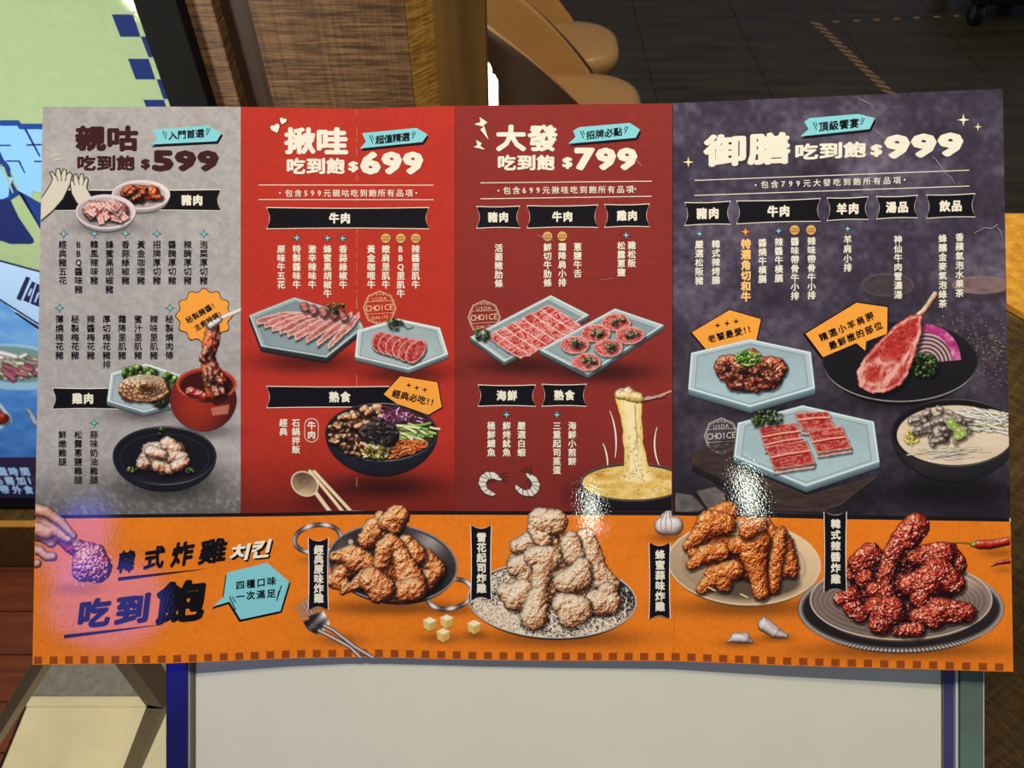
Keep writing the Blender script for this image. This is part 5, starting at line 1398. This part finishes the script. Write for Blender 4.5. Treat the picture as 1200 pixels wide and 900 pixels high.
def disc(x, y, r, n=20): return [(x+r*math.cos(6.28318*k/n), y+r*math.sin(6.28318*k/n)) for k in range(n)]
for x, y in ((452, 279.2), (469.6, 279.2), (487, 279.2), (641.6, 277), (658.8, 276.8), (931.2, 269.4), (950.4, 269.4)):
    ink_flat('round_badge_outline', [disc(x, y, 6.2)], DARK, 2.2); ink_flat('round_badge', [disc(x, y, 5.7)], (226, 170, 96), 2.5)
    row('USDA', x-3.2, y-1.4, x+3.2, y-1.4, 2.9, DARK, .02, 3, name='badge_lettering'); row('CHOICE', x-3.8, y+1.8, x+3.8, y+1.8, 2.9, DARK, .02, 3, name='badge_lettering')
def heart(x, y, s, rot):
    P = []
    for k in range(20):
        t = 6.28318*k/20; a = s*.9*math.sin(t)**3; b = -s*(.8*math.cos(t)-.3*math.cos(2*t)-.12*math.cos(3*t)); P.append((x+a*math.cos(rot)-b*math.sin(rot), y+a*math.sin(rot)+b*math.cos(rot)))
    return P
for x, y, s, r in ((322.6, 150, 6.4, -.35), (331.6, 141.4, 4.8, .25)):
    ink_flat('heart_outline', [heart(x, y, s+1.1, r)], (70, 20, 18), 2.2); ink_flat('heart_mark', [heart(x, y, s, r)], CREAM, 2.5)
for P in ([(562, 137), (571.6, 143.4), (567, 146.6), (572.6, 164), (562.6, 151.6), (567, 148.6), (555.4, 145.6), (563, 143)], [(558, 164), (565, 168), (562.6, 170.4), (568.4, 175.6), (555, 172.4), (559.4, 170)]):
    ink_flat('bolt_outline', [inset(P, 1.14)], (50, 14, 14), 2.2); ink_flat('bolt_mark', [P], CREAM, 2.5)
def arc(cx, cy, rx, ry, a0, a1, w, n=10):
    o = []; i = []
    for k in range(n+1):
        a = math.radians(a0+(a1-a0)*k/n); t = w*(.35+.65*math.sin(math.pi*k/n)); o.append((cx+(rx+t/2)*math.cos(a), cy+(ry+t/2)*math.sin(a))); i.append((cx+(rx-t/2)*math.cos(a), cy+(ry-t/2)*math.sin(a)))
    return o+i[::-1]
for P in (arc(68, 190, 12, 9, 215, 290, 1.2), arc(71, 194, 10, 8, 215, 290, 1.2)): ink_flat('motion_mark', [P], CREAM, 2.5)
for P in (arc(690, 520, 32, 60, -40, 16, 1.9), arc(688, 545, 24, 40, -40, 12, 1.9), arc(800, 520, 33, 46, 143, 205, 1.9)): ink_flat('motion_mark', [P], CREAM, 3)

# octagonal seals -----------------------------------------------------------------------
def seal(x, y, r, c, dim=False, layer=3):
    P = []
    for k in range(64):
        a = 6.28318*k/64; q = r*(1-.075*abs(math.cos(4*a))**.6); P.append((x+q*math.cos(a+.39)*.95, y+q*math.sin(a+.39)))
    s = thing_part('quality_seal')
    R = lambda *a, **k: row(*a, parent=s, name='seal_lettering', **k)
    ink_flat('seal_ring', ring(P, .9), c, layer, s); ink_flat('seal_ring', ring([(x+(p-x)*.9, y+(q-y)*.9) for p, q in P], .4), c, layer, s)
    ink_flat('seal_line', [line(x-r*.86, y-r*.28-.06*r, x+r*.86, y-r*.42, .5), line(x-r*.86, y+r*.36, x+r*.86, y+r*.26, .5)], c, layer, s)
    R('USDA', x-r*.34, y-r*.5, x+r*.3, y-r*.55, r*.3, c, .0, layer); R('CHOICE', x-r*.66, y+.02*r, x+r*.66, y-.07*r, r*.48, c, .01, layer, sx=r*.40)
    R('QUALITY', x-r*.4, y+r*.56, x+r*.42, y+r*.5, r*.24, c, 0., layer)
    for k in (-1, 0, 1):
        for yy in (-.78, .8):
            xx, y2 = x+k*r*.17, y+yy*r+abs(k)*.02*r; ink_flat('seal_star', [[(xx+(1.2 if j % 2 == 0 else .5)*math.sin(.628*j), y2-(1.2 if j % 2 == 0 else .5)*math.cos(.628*j)) for j in range(10)]], c, layer, s)
def thing_part(name):
    o = bpy.data.objects.new(name, None); COL.objects.link(o); o.parent = menu; return o
seal(445, 361, 20.6, (240, 196, 150)); seal(567.4, 372, 20.4, (232, 196, 160)); seal(845.4, 511, 21.6, (206, 196, 186))

# callouts ------------------------------------------------------------------------------
def callout(name, P, layer=6, c=ORNG, grow=1.):
    ink_flat('callout_outline', [[(x, y) for x, y in inset(P, 1+grow*.045)]], DARK, layer-.4); ink_flat(name, [P], c, layer)
B = [(239+(30.5+2.2*math.cos(12*a))*math.cos(a), 370+(30.5+2.2*math.cos(12*a))*math.sin(a)*.97) for a in np.linspace(0, 6.28318, 97)[:-1]]
ink_flat('scalloped_callout_outline', [[(239+(x-239)*1.035, 370+(y-370)*1.035) for x, y in B]], DARK, 3); ink_flat('scalloped_callout', [B], ORNG, 3.4)
row('秘製醃醬!', 221.6, 374.4, 249.6, 358, 8.2, DARK, .02, 6.2, it=None); row('主廚特調!', 231.5, 383.4, 257.6, 367.6, 8., DARK, .02, 6.2, it=None)
callout('callout', [(469, 441), (512.6, 448), (517.5, 477), (502, 486), (465, 473), (449.6, 462)])
row('經典必吃!!', 464.4, 461.6, 506.6, 471.4, 10., DARK, .03, 7, it=None)
for x, y in ((479, 451.4), (488.4, 454.4), (498, 456.8)): star(x, y, 3.6, DARK, None, 7)
callout('callout', [(810.7, 389.5), (855, 363.4), (891.7, 374), (886, 400), (828, 410)], 4)
row('老饕最愛!!', 834, 396.8, 878, 385.6, 9.6, DARK, .03, 4.8, it=None)
for x, y in ((841, 381.4), (852, 379), (862.6, 376.6)): star(x, y, 4., DARK, None, 4.8)
callout('callout', [(944, 391), (1003.8, 354.7), (1040, 360), (1039.6, 391), (1015, 400), (1014, 411), (1003.5, 402), (964.5, 418.5)], 7)
row('精選小羊肩胛', 965, 394.6, 1019, 371, 10, DARK, .03, 8, it=None); row('最鮮嫩的部位', 976, 404.4, 1029, 382, 10, DARK, .03, 8, it=None)

# orange strip lettering ---------------------------------------------------------------
BLK = (12, 9, 14)
CC = [('韓', 138, 644.6, 158, 671), ('式', 169, 640, 193, 667), ('炸', 201, 634.6, 227, 663.5), ('雞', 233.4, 631, 266, 660)]
fit(CC, BLK, .04, 4, -.13, .16); 
fit([('치', 270, 637.6, 292, 657), ('킨', 295, 632.6, 317, 653.6)], BLK, .07, 4, -.1, .25, dx=1.8, dy=1.4); fit([('치', 270, 637.6, 292, 657), ('킨', 295, 632.6, 317, 653.6)], (246, 240, 214), .035, 5, -.1, .25)
fit([('吃', 92, 701, 130, 735), ('到', 135, 696.6, 175, 731), ('飽', 182, 680, 241, 730)], BLK, .045, 4, -.12, .12)
ink_flat('underline_stroke', [[(138, 676.6), (190, 671.4), (245, 666), (190, 673.6), (138.5, 680.6)]], BLK, 4); ink_flat('underline_stroke', [[(75, 744), (120, 739), (192, 731.6), (120, 742), (75, 748)]], BLK, 4)
BB = [(266, 671), (313, 659.4), (339, 681.6), (328.6, 716), (282, 726), (269, 705), (249.6, 711), (262, 699)]
ink_flat('speech_bubble_shadow', [shift(BB, -1.6, 2.6), shift(BB, 1.6, 1.6)], DARK, 4); ink_flat('speech_bubble', [BB], CYAN, 5)
row('四種口味', 281.4, 685.6, 318, 681, 10.6, DARK, .03, 6); row('一次滿足', 281.4, 699, 317.6, 695.4, 10.6, DARK, .03, 6)
ink_flat('spark_marks', [line(269, 699, 276, 715, 1.3), line(272, 699, 276, 706, 1), line(330, 686, 324, 704, 1.3), line(327, 692, 325, 700, 1)], DARK, 6)

# creases and scuffs ---------------------------------------------------------------------
q = random.Random(4)
seg = []
y = 129.
while y < 770:
    l = q.uniform(2, 14)
    if q.random() < .7 and not 598 < y < 606: seg.append(line(418+q.uniform(-.3, .3), y, 418.2, y+l, q.uniform(.25, .6)))
    y += l+q.uniform(1, 8)
ink_flat('crease', seg, (214, 150, 120), .3)
ink_flat('crease', [line(788.2, 122, 788.4, 598, .9)], (30, 20, 26), .3); ink_flat('crease', [line(533, 126, 533, 598, .6)], (110, 30, 24), .3)
ink_flat('crease', [line(789.6, 606, 790, 773, .6)], (196, 96, 20), .3)
def scuff(pts, c=(150, 144, 158)):
    ink_flat('scuff', [line(*pts[i], *pts[i+1], q.uniform(.4, 1.)) for i in range(len(pts)-1)], c, 4)
def jit(p0, p1, n):
    return [(p0[0]+(p1[0]-p0[0])*k/n+q.uniform(-1.6, 1.6), p0[1]+(p1[1]-p0[1])*k/n+q.uniform(-1.6, 1.6)) for k in range(n+1)]
scuff(jit((1004, 112), (1024, 128), 6)); scuff(jit((1024, 152), (1034, 160), 4)); scuff(jit((1092, 184), (1120, 214), 7)); scuff(jit((1142, 272), (1168, 264), 6)); scuff(jit((1170, 266), (1176, 280), 4))
scuff(jit((704, 327), (718, 327), 3), (190, 120, 100)); scuff(jit((744, 186), (752, 196), 3), (190, 120, 100)); scuff(jit((630, 276), (650, 282), 4), (190, 120, 100))

# printed pictures --------------------------------------------------------------------------
M_PIC = print_mat('printed_picture', None, .05, 600, alpha=True)
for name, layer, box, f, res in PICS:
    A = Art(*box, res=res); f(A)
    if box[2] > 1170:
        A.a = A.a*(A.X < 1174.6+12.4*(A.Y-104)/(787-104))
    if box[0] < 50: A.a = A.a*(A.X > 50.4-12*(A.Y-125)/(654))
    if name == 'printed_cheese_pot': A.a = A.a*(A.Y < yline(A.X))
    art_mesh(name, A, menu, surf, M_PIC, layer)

# poster small print
T = Txt()
M_PB = print_mat('lit_print_text', (168, 206, 246), .04, 300, emit=.28)
for t, xs_, y, s in (('餐時間', (-9, 5, 16.5), 552.5, 11), ('品需加1', (-8, 0, 12, 24), 563.2, 10.5), ('禁帶外食', (-8, 6, 19, 32), 574, 11)):
    pass
for ch, x, y, s in (('量', 3, 552.5, 11), ('時', 15.4, 552.7, 11), ('間', 29, 552.6, 11), ('品', -2.4, 563.2, 10), ('需', 11, 563.4, 11), ('加', 24.5, 563.4, 11), ('1', 34.4, 563.2, 11), ('帶', 5, 573.6, 11), ('外', 19.6, 573.8, 11), ('食', 33, 573.8, 11)):
    T.put(ch, x, y, s, s*.92, 0, .04, -.35)
T.build('lettering', None, 4, lb, post_map, M_PB)
